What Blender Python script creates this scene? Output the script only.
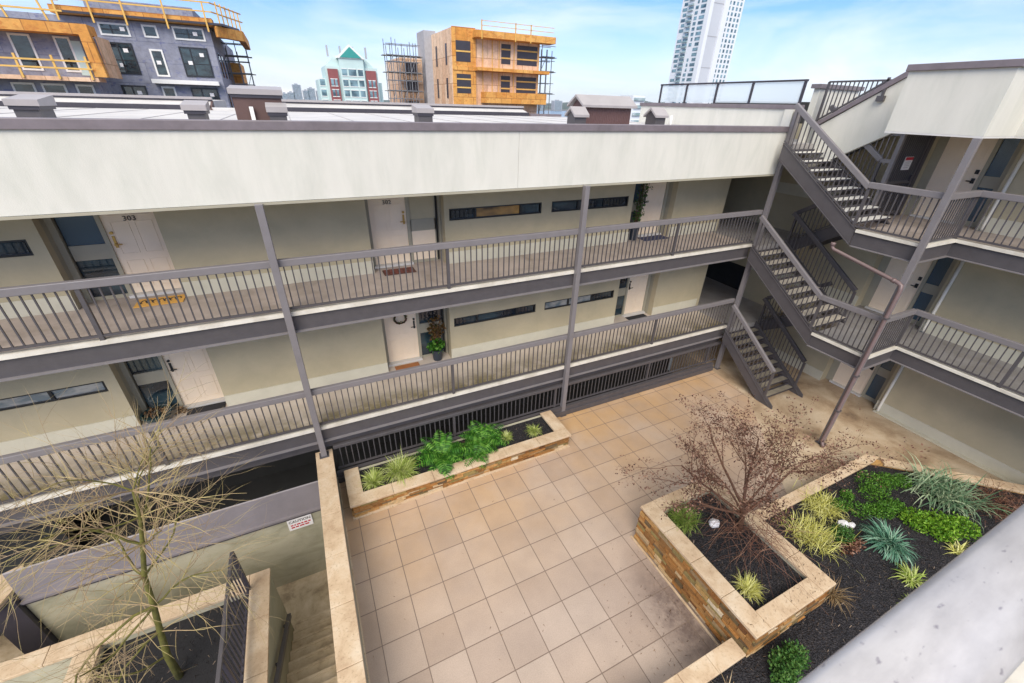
import bpy, bmesh, math, random
from mathutils import Vector, Matrix, noise as mnoise
R = math.radians
PI = math.pi
random.seed(7)
scene = bpy.context.scene
for o in list(bpy.data.objects): bpy.data.objects.remove(o)
C = scene.collection

# ------------------------------------------------------------------ camera
H = 7.98
F_PX = 419.4
cam_d = bpy.data.cameras.new('camera'); cam = bpy.data.objects.new('camera', cam_d); C.objects.link(cam)
r_ = Vector((0.90239953, -0.43008415, 0.02650879))
u_ = Vector((0.19089614, 0.45417413, 0.87022096))
f_ = Vector((0.38630785, 0.78022656, -0.49194792))
m = Matrix((( r_.x, u_.x, -f_.x, 0), (r_.y, u_.y, -f_.y, 0), (r_.z, u_.z, -f_.z, H), (0, 0, 0, 1)))
cam.matrix_world = m
cam_d.sensor_width = 36.0; cam_d.lens = F_PX / 1024 * 36.0
cam_d.clip_start = 0.02; cam_d.clip_end = 9000
cam_d.dof.use_dof = True; cam_d.dof.focus_distance = 9.0; cam_d.dof.aperture_fstop = 2.8
scene.camera = cam

# ------------------------------------------------------------------ world
SUN_EL, SUN_AZ = 42, 214          # azimuth clockwise from +Y
world = bpy.data.worlds.new('World'); scene.world = world; world.use_nodes = True
wn, wl = world.node_tree.nodes, world.node_tree.links
wn.clear()
sky = wn.new('ShaderNodeTexSky'); sky.sky_type = 'NISHITA'; sky.sun_disc = False
sky.sun_elevation = R(SUN_EL); sky.sun_rotation = R(SUN_AZ)
sky.air_density = 1.0; sky.dust_density = 0.8; sky.ozone_density = 1.6
tc = wn.new('ShaderNodeTexCoord')
mp = wn.new('ShaderNodeMapping'); mp.inputs['Scale'].default_value = (1.0, 1.7, 5.5); mp.inputs['Rotation'].default_value = (0.25, 0.1, 0.5)
wl.new(tc.outputs['Generated'], mp.inputs['Vector'])
nz = wn.new('ShaderNodeTexNoise'); nz.inputs['Scale'].default_value = 1.6; nz.inputs['Detail'].default_value = 6; nz.inputs['Roughness'].default_value = 0.55
nz.inputs['Distortion'].default_value = 0.6
wl.new(mp.outputs[0], nz.inputs['Vector'])
cr = wn.new('ShaderNodeValToRGB'); cr.color_ramp.elements[0].position = 0.46; cr.color_ramp.elements[1].position = 0.74
wl.new(nz.outputs['Fac'], cr.inputs[0])
# clouds thicken towards the horizon
sx = wn.new('ShaderNodeSeparateXYZ'); wl.new(tc.outputs['Generated'], sx.inputs[0])
mr = wn.new('ShaderNodeMapRange'); mr.inputs[1].default_value = 0.0; mr.inputs[2].default_value = 0.15; mr.inputs[3].default_value = 0.75; mr.inputs[4].default_value = 0.0
wl.new(sx.outputs['Z'], mr.inputs[0])
ad = wn.new('ShaderNodeMath'); ad.operation = 'ADD'; ad.use_clamp = True
ml = wn.new('ShaderNodeMath'); ml.operation = 'MULTIPLY'; ml.inputs[1].default_value = 0.62
wl.new(cr.outputs[0], ml.inputs[0]); wl.new(ml.outputs[0], ad.inputs[0]); wl.new(mr.outputs[0], ad.inputs[1])
# unseen white cloud deck added overhead for neutral fill, open blue sky lower down
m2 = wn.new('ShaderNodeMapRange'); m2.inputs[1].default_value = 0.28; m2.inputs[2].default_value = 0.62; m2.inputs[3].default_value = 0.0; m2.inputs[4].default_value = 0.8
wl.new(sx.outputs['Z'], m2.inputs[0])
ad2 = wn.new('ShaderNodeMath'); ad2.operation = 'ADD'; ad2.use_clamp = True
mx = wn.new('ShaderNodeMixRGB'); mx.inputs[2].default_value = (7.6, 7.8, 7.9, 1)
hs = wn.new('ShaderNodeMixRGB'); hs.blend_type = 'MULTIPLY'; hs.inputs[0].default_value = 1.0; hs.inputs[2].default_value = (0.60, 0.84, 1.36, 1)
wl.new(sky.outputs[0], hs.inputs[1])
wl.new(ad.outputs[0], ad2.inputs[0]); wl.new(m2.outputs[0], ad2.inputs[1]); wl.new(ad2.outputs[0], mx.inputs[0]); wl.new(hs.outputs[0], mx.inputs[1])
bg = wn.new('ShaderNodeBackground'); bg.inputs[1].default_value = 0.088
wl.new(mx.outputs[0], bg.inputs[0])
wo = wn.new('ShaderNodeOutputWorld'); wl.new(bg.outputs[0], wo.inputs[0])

# ------------------------------------------------------------------ sun (thin overcast: large soft disc)
sd = bpy.data.lights.new('sun', 'SUN'); sd.energy = 2.15; sd.angle = R(40); sd.color = (1.0, 0.915, 0.80)
so = bpy.data.objects.new('sun', sd); C.objects.link(so)
sdir = Vector((math.sin(R(SUN_AZ)) * math.cos(R(SUN_EL)), math.cos(R(SUN_AZ)) * math.cos(R(SUN_EL)), math.sin(R(SUN_EL))))
so.rotation_euler = sdir.to_track_quat('Z', 'Y').to_euler()
scene.view_settings.view_transform = 'Standard'; scene.view_settings.look = 'None'
scene.view_settings.gamma = 1; scene.view_settings.use_curve_mapping = False
scene.view_settings.exposure = 0.84

# ------------------------------------------------------------------ materials
def srgb(r, g, b):
    f = lambda c: (c / 255 / 12.92) if c / 255 <= 0.04045 else ((c / 255 + 0.055) / 1.055) ** 2.4
    return (f(r), f(g), f(b), 1)

class NT:
    def __init__(s, name):
        s.m = bpy.data.materials.new(name); s.m.use_nodes = True
        s.n = s.m.node_tree.nodes; s.l = s.m.node_tree.links
        s.b = s.n['Principled BSDF']
        s.pos = None
    def node(s, t, **k):
        nd = s.n.new(t)
        for a, v in k.items(): setattr(nd, a, v)
        return nd
    def P(s):
        if s.pos is None: s.pos = s.node('ShaderNodeNewGeometry')
        return s.pos.outputs['Position']
    def noise(s, scale, detail=4, rough=0.55, stretch=None, dist=0.0):
        nd = s.node('ShaderNodeTexNoise'); nd.inputs['Scale'].default_value = scale
        nd.inputs['Detail'].default_value = detail; nd.inputs['Roughness'].default_value = rough
        nd.inputs['Distortion'].default_value = dist
        v = s.P()
        if stretch:
            mpn = s.node('ShaderNodeMapping'); mpn.inputs['Scale'].default_value = stretch
            s.l.new(v, mpn.inputs['Vector']); v = mpn.outputs[0]
        s.l.new(v, nd.inputs['Vector']); return nd.outputs['Fac']
    def ramp(s, fac, stops):
        nd = s.node('ShaderNodeValToRGB'); e = nd.color_ramp.elements
        while len(e) < len(stops): e.new(0.5)
        for i, (p, c) in enumerate(stops):
            e[i].position = p; e[i].color = c if len(c) == 4 else (*c, 1)
        s.l.new(fac, nd.inputs[0]); return nd.outputs[0]
    def mix(s, fac, a, b, mode='MIX'):
        nd = s.node('ShaderNodeMixRGB', blend_type=mode)
        for i, v in ((0, fac), (1, a), (2, b)):
            if isinstance(v, (int, float)): nd.inputs[i].default_value = v
            elif isinstance(v, tuple): nd.inputs[i].default_value = v if len(v) == 4 else (*v, 1)
            else: s.l.new(v, nd.inputs[i])
        return nd.outputs[0]
    def bump(s, h, strength=0.3, dist=0.02):
        nd = s.node('ShaderNodeBump'); nd.inputs['Strength'].default_value = strength; nd.inputs['Distance'].default_value = dist
        s.l.new(h, nd.inputs['Height']); s.l.new(nd.outputs[0], s.b.inputs['Normal'])
    def col(s, c):
        if isinstance(c, tuple): s.b.inputs['Base Color'].default_value = c if len(c) == 4 else (*c, 1)
        else: s.l.new(c, s.b.inputs['Base Color'])
    def set(s, **k):
        for a, v in k.items(): s.b.inputs[a.replace('_', ' ')].default_value = v
        return s.m

MATS = {}
def simple(name, c, rough=0.6, metal=0.0, var=0.12, scale=3.0, stretch=None, bump=0.0, bscale=60, dirt=None, dirt_amt=0.5, dirt_scale=1.2, spec=0.4):
    if name in MATS: return MATS[name]
    t = NT(name); c = c if len(c) == 4 else (*c, 1)
    lo = tuple(x * (1 - var) for x in c[:3]); hi = tuple(min(1, x * (1 + var * .7)) for x in c[:3])
    out = t.ramp(t.noise(scale, 5, 0.6, stretch), [(0.3, lo), (0.7, hi)])
    if dirt:
        f = t.ramp(t.noise(dirt_scale, 6, 0.65, stretch, 0.4), [(0.45, (0, 0, 0)), (0.72, (dirt_amt,) * 3)])
        out = t.mix(f, out, dirt)
    t.col(out)
    if bump: t.bump(t.noise(bscale, 3, 0.6), bump, 0.01)
    MATS[name] = t.set(Roughness=rough, Metallic=metal, Specular_IOR_Level=spec)
    return MATS[name]

def island(name, stops, rough=0.7, bump=0, trans=0.0, noise_amt=0.25):
    """colour varies piece by piece (stones, leaves)"""
    t = NT(name); g = t.node('ShaderNodeNewGeometry'); t.pos = g
    out = t.ramp(g.outputs['Random Per Island'], stops)
    n = t.ramp(t.noise(14, 4, 0.65), [(0.25, (1 - noise_amt,) * 3), (0.75, (1, 1, 1))])
    out = t.mix(1.0, out, n, 'MULTIPLY'); t.col(out)
    if bump: t.bump(t.noise(45, 4, 0.6), bump, 0.012)
    t.set(Roughness=rough, Specular_IOR_Level=0.3)
    if trans:
        tr = t.node('ShaderNodeBsdfTranslucent'); t.l.new(out, tr.inputs[0])
        ms = t.node('ShaderNodeMixShader'); ms.inputs[0].default_value = trans
        t.l.new(t.b.outputs[0], ms.inputs[1]); t.l.new(tr.outputs[0], ms.inputs[2])
        t.l.new(ms.outputs[0], t.n['Material Output'].inputs[0])
    return t.m

M = {}
M['parapet'] = simple('cream stucco parapet', (0.65, 0.63, 0.56), 0.85, var=0.06, scale=1.1, stretch=(1.6, 1.6, .4), bump=0.25, bscale=60, dirt=(0.40, 0.42, 0.35), dirt_amt=0.32, dirt_scale=1.7, spec=0.2)
M['wall'] = simple('greenish cream stucco wall', (0.485, 0.42, 0.285), 0.85, var=0.07, scale=1.3, bump=0.2, bscale=90, dirt=(0.30, 0.28, 0.2), dirt_amt=0.3, spec=0.2)
M['band'] = simple('concrete upstand in brighter lit tone', (0.58, 0.55, 0.44), 0.8, var=0.06, bump=0.15)  # plinth made paler than the wall for the extra light it catches
M['greenwall'] = simple('mossy painted concrete', (0.42, 0.39, 0.29), 0.85, var=0.15, scale=1.2, bump=0.3, bscale=30, dirt=(0.17, 0.17, 0.10), dirt_amt=0.6, dirt_scale=1.6, stretch=(.7, .7, 1.3))
M['metal'] = simple('mauve grey painted steel', (0.082, 0.074, 0.077), 0.45, var=0.08, scale=4, bump=0.05, dirt=(0.055, 0.048, 0.052), dirt_amt=0.4, dirt_scale=5, spec=0.5)
M['metal_lite'] = simple('light mauve handrail paint', (0.19, 0.173, 0.175), 0.4, var=0.07, scale=4, dirt=(0.2, 0.19, 0.2), dirt_amt=0.35, dirt_scale=6, spec=0.5)
M['metal_dark'] = simple('dark plum steel', (0.045, 0.04, 0.05), 0.4, var=0.1, spec=0.5)
M['cap'] = simple('weathered mauve cap flashing', (0.185, 0.155, 0.165), 0.5, var=0.1, scale=6, dirt=(0.1, 0.085, 0.085), dirt_amt=0.5, dirt_scale=2.5, spec=0.5)
M['kerb'] = simple('worn off white kerb strip', (0.66, 0.62, 0.54), 0.8, var=0.1, scale=3, dirt=(0.35, 0.3, 0.22), dirt_amt=0.5, dirt_scale=2.2)
M['walk'] = simple('stained walkway membrane', (0.47, 0.395, 0.345), 0.7, var=0.12, scale=1.6, bump=0.1, dirt=(0.21, 0.165, 0.12), dirt_amt=0.6, dirt_scale=1.3)
M['walk_low'] = simple('algae stained walkway', (0.56, 0.46, 0.36), 0.7, var=0.15, scale=1.0, bump=0.1, dirt=(0.17, 0.15, 0.085), dirt_amt=0.85, dirt_scale=1.1)
def walklow():
    t = NT('algae stained walkway floor'); sep = t.node('ShaderNodeSeparateXYZ'); t.l.new(t.P(), sep.inputs[0])
    base = t.ramp(t.noise(1.4, 5, .6), [(0.3, (0.50, 0.42, 0.35)), (0.7, (0.64, 0.56, 0.48))])
    mrn = t.node('ShaderNodeMapRange'); mrn.inputs[1].default_value = 8.3; mrn.inputs[2].default_value = 9.35; mrn.inputs[3].default_value = 1.25; mrn.inputs[4].default_value = 0.0
    t.l.new(sep.outputs['Y'], mrn.inputs[0])
    n = t.ramp(t.noise(1.6, 6, .7), [(0.32, (0.1,) * 3), (0.6, (1, 1, 1))])
    f = t.mix(1.0, mrn.outputs[0], n, 'MULTIPLY')
    t.col(t.mix(f, base, (0.20, 0.165, 0.085, 1))); t.bump(t.noise(60, 3), .1, .01)
    return t.set(Roughness=.7)
M['walk_low'] = walklow()
M['walk_grey'] = simple('grey walkway', (0.33, 0.31, 0.30), 0.65, var=0.12, scale=1.6, bump=0.1, dirt=(0.2, 0.175, 0.14), dirt_amt=0.6, dirt_scale=1.5)
M['door'] = simple('cream painted door', (0.86, 0.71, 0.54), 0.5, var=0.04, spec=0.4)
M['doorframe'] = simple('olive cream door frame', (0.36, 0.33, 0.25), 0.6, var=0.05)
M['trim'] = simple('white painted threshold', (0.62, 0.6, 0.57), 0.6, var=0.06)
M['winframe'] = simple('black window frame', (0.02, 0.022, 0.025), 0.35, var=0.1, spec=0.5)
M['flash'] = simple('pale mauve sheet flashing', (0.22, 0.195, 0.20), 0.45, var=0.1, scale=2, dirt=(0.17, 0.15, 0.155), dirt_amt=0.4, dirt_scale=3)
M['rubber'] = simple('black plastic', (0.02, 0.022, 0.022), 0.5)
M['brass'] = simple('aged brass', (0.55, 0.36, 0.12), 0.3, 0.9)
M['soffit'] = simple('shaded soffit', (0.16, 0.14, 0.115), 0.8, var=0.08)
M['dark'] = simple('shade black concrete', (0.035, 0.035, 0.035), 0.9)  # near black colour stands in for the deep shade inside the garage
M['roof'] = simple('pale roof membrane', (0.58, 0.555, 0.53), 0.6, var=0.08, scale=0.6, dirt=(0.36, 0.35, 0.35), dirt_amt=0.6, dirt_scale=0.9)
M['ventmetal'] = simple('pale mauve vent metal', (0.36, 0.33, 0.325), 0.45, var=0.08)
M['rust'] = simple('brown corrugated siding', (0.105, 0.06, 0.052), 0.6, var=0.15)
M['white'] = simple('white paint', (0.78, 0.77, 0.74), 0.6, var=0.04)
M['sign_white'] = simple('sign enamel', (0.82, 0.79, 0.78), 0.4, var=0.02)
M['red'] = simple('sign red', (0.5, 0.02, 0.04), 0.5, var=0.05)
M['ink'] = simple('black lettering', (0.03, 0.02, 0.02), 0.6)
M['bark_green'] = simple('mossy bark', (0.15, 0.14, 0.03), 0.85, var=0.3, scale=9, bump=0.5, bscale=40, dirt=(0.09, 0.08, 0.03), dirt_amt=0.8, dirt_scale=11)
M['twig_tan'] = simple('tan twig bark', (0.40, 0.28, 0.16), 0.7, var=0.5, scale=2.5, dirt=(0.36, 0.36, 0.08), dirt_amt=0.7, dirt_scale=2.5)
M['bark_brown'] = simple('reddish brown bark', (0.12, 0.058, 0.034), 0.8, var=0.25, scale=14, bump=0.3)
M['pot'] = simple('glazed dark pot', (0.02, 0.03, 0.045), 0.3, spec=0.6)
M['pipe'] = simple('brown downpipe paint', (0.16, 0.11, 0.105), 0.4, var=0.08, spec=0.5)
M['pipe_white'] = simple('cream downpipe paint', (0.78, 0.74, 0.64), 0.5)
M['mat_brown'] = simple('brown rubber mat', (0.11, 0.055, 0.04), 0.9)
M['mat_tan'] = simple('tan coir mat', (0.74, 0.40, 0.09), 0.95, var=0.2, scale=30)
M['mat_dark'] = simple('charcoal mat', (0.03, 0.03, 0.035), 0.9)
M['mat_blue'] = simple('dark blue rag mat', (0.05, 0.055, 0.11), 0.9, var=.3, scale=20)
M['quartz'] = simple('white quartz', (0.72, 0.7, 0.72), 0.6, var=0.2, scale=30)
M['steel_far'] = simple('galvanised scaffold', (0.22, 0.23, 0.25), 0.5, 0.2)
M['concrete_far'] = simple('bare concrete', (0.38, 0.38, 0.4), 0.85)

def glass_mat(name, c, rough=0.08, var_c=None, sc=5):
    t = NT(name)
    out = t.ramp(t.noise(sc, 3, 0.5, (1, 1, 2)), [(0.4, c), (0.62, var_c or c)])
    t.col(out)
    return t.set(Roughness=rough, Specular_IOR_Level=0.8)
M['glass'] = glass_mat('dark window glass', (0.010, 0.016, 0.024), 0.04, (0.035, 0.065, 0.08), 1.1)
M['glass_warm'] = glass_mat('window glass with painted warm reflection', (0.03, 0.03, 0.035), 0.1, (0.60, 0.33, 0.10), 0.9)  # orange patches are a warm reflection put into the colour
M['glass_blind'] = glass_mat('window with pale blinds', (0.38, 0.37, 0.34), 0.2, (0.14, 0.18, 0.2), 3)
M['glass_obscure'] = glass_mat('obscure blue glass', (0.018, 0.05, 0.085), 0.25, (0.04, 0.09, 0.13), 60)
M['glass_pale'] = glass_mat('pale reflective glass', (0.2, 0.3, 0.32), 0.15, (0.45, 0.52, 0.55), .25)
def clear_glass():
    t = NT('frosted guard glass'); t.col((0.78, 0.84, 0.86, 1))
    t.set(Roughness=0.25, Specular_IOR_Level=0.5)
    tr = t.node('ShaderNodeBsdfTransparent'); tr.inputs[0].default_value = (0.93, 0.96, 0.98, 1)
    ms = t.node('ShaderNodeMixShader'); ms.inputs[0].default_value = 0.5
    t.l.new(t.b.outputs[0], ms.inputs[1]); t.l.new(tr.outputs[0], ms.inputs[2]); t.l.new(ms.outputs[0], t.n['Material Output'].inputs[0])
    return t.m
M['guardglass'] = clear_glass()

def corr():
    t = NT('mauve brown ribbed siding'); w = t.node('ShaderNodeTexWave'); w.wave_type = 'BANDS'; w.bands_direction = 'X'
    w.inputs['Scale'].default_value = 6.0; t.l.new(t.P(), w.inputs['Vector'])
    t.col(t.mix(t.noise(3, 4), (0.12, 0.06, 0.055, 1), (0.085, 0.045, 0.042, 1))); t.bump(w.outputs['Fac'], 0.5, 0.02)
    return t.set(Roughness=0.55)
M['ribbed'] = corr()

# patio tiles: 0.627 m slabs on a world grid, each with its own tone, damp orange ones at the far side
def tiles():
    t = NT('buff porcelain paving')
    br = t.node('ShaderNodeTexBrick'); br.offset = 0.0; br.squash = 1.0
    br.inputs['Scale'].default_value = 1.0; br.inputs['Brick Width'].default_value = 0.627; br.inputs['Row Height'].default_value = 0.627
    br.inputs['Mortar Size'].default_value = 0.008; br.inputs['Mortar Smooth'].default_value = 0.15; br.inputs['Bias'].default_value = 0.0
    br.inputs['Color1'].default_value = (0.0, 0.0, 0.0, 1); br.inputs['Color2'].default_value = (1, 1, 1, 1); br.inputs['Mortar'].default_value = (0.5, 0.5, 0.5, 1)
    mpn = t.node('ShaderNodeMapping'); mpn.inputs['Location'].default_value = (0.22 + 6.27, -4.74 + 12.54, 0)
    t.l.new(t.P(), mpn.inputs['Vector']); t.l.new(mpn.outputs[0], br.inputs['Vector'])
    base = t.ramp(br.outputs['Color'], [(0.0, (0.435, 0.335, 0.27)), (0.5, (0.485, 0.38, 0.31)), (1.0, (0.53, 0.425, 0.35))])
    # speckle
    sp = t.ramp(t.noise(55, 3, 0.7), [(0.35, (0.88,) * 3), (0.65, (1.04,) * 3)])
    base = t.mix(1.0, base, sp, 'MULTIPLY')
    # damp ochre patches, stronger towards the far edge (water runs there)
    sep = t.node('ShaderNodeSeparateXYZ'); t.l.new(t.P(), sep.inputs[0])
    far = t.node('ShaderNodeMapRange'); far.inputs[1].default_value = 3.2; far.inputs[2].default_value = 8.0; far.inputs[3].default_value = 0.0; far.inputs[4].default_value = 0.85
    t.l.new(sep.outputs['Y'], far.inputs[0])
    n = t.ramp(t.noise(0.55, 4, 0.6), [(0.30, (0.25,) * 3), (0.62, (1, 1, 1))])
    fm = t.mix(1.0, far.outputs[0], n, 'MULTIPLY')
    base = t.mix(fm, base, (0.55, 0.33, 0.14, 1))
    soft = t.ramp(t.noise(1.3, 5, 0.6), [(0.3, (0.86, 0.85, 0.84)), (0.7, (1.03, 1.02, 1.0))])
    base = t.mix(1.0, base, soft, 'MULTIPLY')
    # mulch stain by the square planter
    vm = t.node('ShaderNodeVectorMath', operation='DISTANCE'); vm.inputs[1].default_value = (4.75, 2.35, 0)
    sc = t.node('ShaderNodeMapping'); sc.inputs['Scale'].default_value = (1.25, 0.62, 1); sc.inputs['Location'].default_value = (-4.75 * 0.25, 2.35 * 0.38, 0)
    t.l.new(t.P(), sc.inputs['Vector']); t.l.new(sc.outputs[0], vm.inputs[0])
    st = t.ramp(vm.outputs['Value'], [(0.0, (1, 1, 1)), (0.25, (0.9,) * 3), (0.95, (0, 0, 0))])
    sn = t.ramp(t.noise(4.5, 6, 0.75), [(0.3, (0.35,) * 3), (0.6, (0.95,) * 3)])
    base = t.mix(t.mix(1.0, st, sn, 'MULTIPLY'), base, (0.11, 0.075, 0.065, 1))
    base = t.mix(br.outputs['Fac'], base, (0.20, 0.145, 0.11, 1))
    t.col(base)
    ro = t.ramp(t.noise(0.8, 4, 0.6), [(0.35, (0.42,) * 3), (0.65, (0.68,) * 3)]); t.l.new(ro, t.b.inputs['Roughness'])
    inv = t.node('ShaderNodeInvert'); t.l.new(br.outputs['Fac'], inv.inputs['Color']); t.bump(inv.outputs[0], 0.5, 0.006)
    return t.m
M['tiles'] = tiles()

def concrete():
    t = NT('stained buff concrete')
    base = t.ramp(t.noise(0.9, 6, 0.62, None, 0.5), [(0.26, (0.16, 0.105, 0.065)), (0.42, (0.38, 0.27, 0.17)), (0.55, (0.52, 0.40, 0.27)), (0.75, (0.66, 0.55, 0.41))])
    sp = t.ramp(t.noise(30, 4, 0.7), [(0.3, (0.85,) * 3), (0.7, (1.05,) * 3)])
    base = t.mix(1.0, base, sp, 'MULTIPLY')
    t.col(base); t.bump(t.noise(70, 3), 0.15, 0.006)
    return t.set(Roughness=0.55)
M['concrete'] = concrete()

def stairconc():
    t = NT('wet ochre stair concrete')
    base = t.ramp(t.noise(1.7, 6, 0.7, None, 0.3), [(0.28, (0.17, 0.12, 0.07)), (0.46, (0.46, 0.355, 0.225)), (0.7, (0.64, 0.52, 0.37))])
    t.col(base); t.bump(t.noise(50, 3), 0.2, 0.006)
    return t.set(Roughness=0.6)
M['stairconc'] = stairconc()

def capstone(name, k=1.0):
    t = NT(name)
    base = t.ramp(t.noise(2.3, 6, 0.65, None, 0.4), [(0.25, (0.40 * k, 0.265 * k, 0.155 * k)), (0.5, (0.57 * k, 0.425 * k, 0.275 * k)), (0.75, (0.66 * k, 0.545 * k, 0.40 * k))])
    sp = t.ramp(t.noise(26, 4, 0.7), [(0.30, (0.7, 0.66, 0.62)), (0.45, (1, 1, 1))])
    base = t.mix(1.0, base, sp, 'MULTIPLY')
    t.col(base); t.bump(t.noise(60, 3), 0.2, 0.006)
    return t.set(Roughness=0.7)
M['capstone'] = capstone('sandstone coping')
M['stone'] = island('ledgestone veneer', [(0.0, (0.17, 0.07, 0.025)), (0.2, (0.48, 0.22, 0.06)), (0.4, (0.30, 0.15, 0.05)), (0.55, (0.62, 0.34, 0.12)), (0.7, (0.36, 0.27, 0.10)), (0.82, (0.13, 0.085, 0.045)), (0.92, (0.66, 0.46, 0.24)), (1.0, (0.74, 0.62, 0.44))], 0.75, 0.5, 0, 0.45)
def mulch():
    t = NT('black bark mulch')
    v = t.node('ShaderNodeTexVoronoi'); v.inputs['Scale'].default_value = 38; t.l.new(t.P(), v.inputs['Vector'])
    base = t.ramp(v.outputs['Color'], [(0.0, (0.008, 0.008, 0.010)), (0.6, (0.022, 0.02, 0.023)), (0.93, (0.05, 0.043, 0.043)), (1.0, (0.16, 0.12, 0.085))])
    t.col(base); t.bump(v.outputs['Distance'], 0.9, 0.03)
    return t.set(Roughness=0.75, Specular_IOR_Level=0.35)
M['mulch'] = mulch()
def blurmetal():
    t = NT('wet mauve handrail paint')
    base = t.ramp(t.noise(3.5, 5, 0.6, (1, 3, 1)), [(0.3, (0.36, 0.34, 0.335)), (0.65, (0.50, 0.475, 0.465))])
    sp = t.ramp(t.noise(22, 3, 0.5, (1, 2.2, 1)), [(0.66, (1, 1, 1)), (0.74, (0.55, 0.53, 0.58))])
    base = t.mix(1.0, base, sp, 'MULTIPLY'); t.col(base)
    return t.set(Roughness=0.33, Specular_IOR_Level=0.6)
M['nearrail'] = blurmetal()
M['chips'] = island('mulch chips', [(0.0, (0.012, 0.011, 0.012)), (0.6, (0.035, 0.028, 0.026)), (0.9, (0.10, 0.065, 0.045)), (1.0, (0.35, 0.27, 0.2))], 0.85)
M['litter'] = island('brown leaf litter', [(0.0, (0.04, 0.025, 0.015)), (0.6, (0.16, 0.085, 0.04)), (1.0, (0.35, 0.22, 0.11))], 0.9)
def leafmat(n, a, b, c, tr=0.25): return island(n, [(0.0, a), (0.5, b), (1.0, c)], 0.5, 0, tr, 0.2)
M['fern'] = leafmat('fern green', (0.02, 0.08, 0.01), (0.06, 0.22, 0.02), (0.20, 0.42, 0.06))
M['lime'] = leafmat('variegated lime blades', (0.25, 0.36, 0.05), (0.50, 0.58, 0.14), (0.72, 0.74, 0.36))
M['grass'] = leafmat('green grass blades', (0.09, 0.16, 0.02), (0.22, 0.33, 0.05), (0.42, 0.46, 0.14))
M['blue'] = leafmat('blue green strap leaves', (0.05, 0.16, 0.10), (0.15, 0.34, 0.22), (0.40, 0.58, 0.42))
M['sage'] = leafmat('grey green strap leaves', (0.08, 0.18, 0.09), (0.24, 0.36, 0.20), (0.52, 0.60, 0.38))
M['bright'] = leafmat('bright green leaves', (0.06, 0.17, 0.01), (0.17, 0.36, 0.02), (0.33, 0.52, 0.06))
M['moss'] = leafmat('fine green moss foliage', (0.04, 0.13, 0.012), (0.10, 0.25, 0.025), (0.18, 0.36, 0.05))
M['yellow'] = leafmat('yellow green grass', (0.42, 0.40, 0.07), (0.70, 0.68, 0.18), (0.86, 0.83, 0.40))
M['juniper'] = leafmat('juniper green', (0.03, 0.10, 0.02), (0.08, 0.20, 0.04), (0.17, 0.30, 0.07))
M['dry'] = leafmat('dry straw grass', (0.20, 0.12, 0.05), (0.38, 0.25, 0.12), (0.55, 0.42, 0.24))
M['rusty'] = leafmat('rusty twigs', (0.09, 0.035, 0.02), (0.17, 0.075, 0.045), (0.34, 0.19, 0.12), 0.0)
M['bud'] = leafmat('reddish brown dead leaves', (0.055, 0.022, 0.015), (0.16, 0.07, 0.045), (0.40, 0.24, 0.16), 0.1)
M['potleaf'] = leafmat('dark glossy leaves', (0.015, 0.06, 0.012), (0.04, 0.13, 0.02), (0.10, 0.22, 0.04))
M['amber'] = leafmat('amber leaves', (0.08, 0.05, 0.015), (0.26, 0.13, 0.04), (0.05, 0.07, 0.02))
# background
def sheets(name, c1, c2, seam, w=1.22, h=2.44, blot=None):
    t = NT(name); sep = t.node('ShaderNodeSeparateXYZ'); t.l.new(t.P(), sep.inputs[0])
    a = t.node('ShaderNodeMath', operation='ADD'); t.l.new(sep.outputs['X'], a.inputs[0]); t.l.new(sep.outputs['Y'], a.inputs[1])
    cb = t.node('ShaderNodeCombineXYZ'); t.l.new(a.outputs[0], cb.inputs[0]); t.l.new(sep.outputs['Z'], cb.inputs[1])
    br = t.node('ShaderNodeTexBrick'); br.offset = 0.5; br.inputs['Scale'].default_value = 1; br.inputs['Brick Width'].default_value = w; br.inputs['Row Height'].default_value = h
    br.inputs['Mortar Size'].default_value = 0.025; br.inputs['Color1'].default_value = (*c1, 1); br.inputs['Color2'].default_value = (*c2, 1); br.inputs['Mortar'].default_value = (*seam, 1)
    t.l.new(cb.outputs[0], br.inputs['Vector'])
    n = t.ramp(t.noise(2.2, 6, .75), [(0.3, (0.72, 0.70, 0.68)), (0.6, (1.08, 1.08, 1.08))])
    out = t.mix(1.0, br.outputs['Color'], n, 'MULTIPLY')
    if blot:
        f = t.ramp(t.noise(1.7, 4, .7, (1, 1, 2.2)), [(0.56, (0, 0, 0)), (0.62, (.75,) * 3)]); out = t.mix(f, out, blot)
    t.col(out); return t.set(Roughness=.75)
M['osb'] = sheets('orange sheathing board', (0.62, 0.27, 0.05), (0.72, 0.38, 0.10), (0.34, 0.13, 0.03), 1.22, 1.22, (0.50, 0.17, 0.03, 1))
M['ply'] = sheets('pale plywood sheathing', (0.66, 0.40, 0.24), (0.82, 0.60, 0.42), (0.40, 0.22, 0.12))
M['wrap'] = sheets('blue grey building wrap', (0.23, 0.24, 0.30), (0.29, 0.30, 0.36), (0.17, 0.18, 0.25), 3.0, 1.45, (0.13, 0.145, 0.27, 1))
M['lumber'] = simple('yellow lumber', (0.72, 0.44, 0.12), 0.75, var=0.12)
M['teal'] = simple('teal metal roof', (0.04, 0.30, 0.27), 0.5)
M['tealpale'] = simple('pale aqua cladding', (0.52, 0.66, 0.64), 0.6, var=0.08, scale=.2)
M['brick'] = simple('dark red brick', (0.26, 0.085, 0.085), 0.8, var=0.12, scale=.5)
M['tower'] = simple('white tower cladding', (0.72, 0.74, 0.77), 0.6, var=0.04, scale=.05)
M['towergrey'] = simple('pale grey tower panels', (0.52, 0.54, 0.58), 0.6, var=0.06, scale=.05)
M['glass_far'] = glass_mat('far window glass', (0.04, 0.09, 0.12), 0.15, (0.22, 0.36, 0.42), .22)
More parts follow.
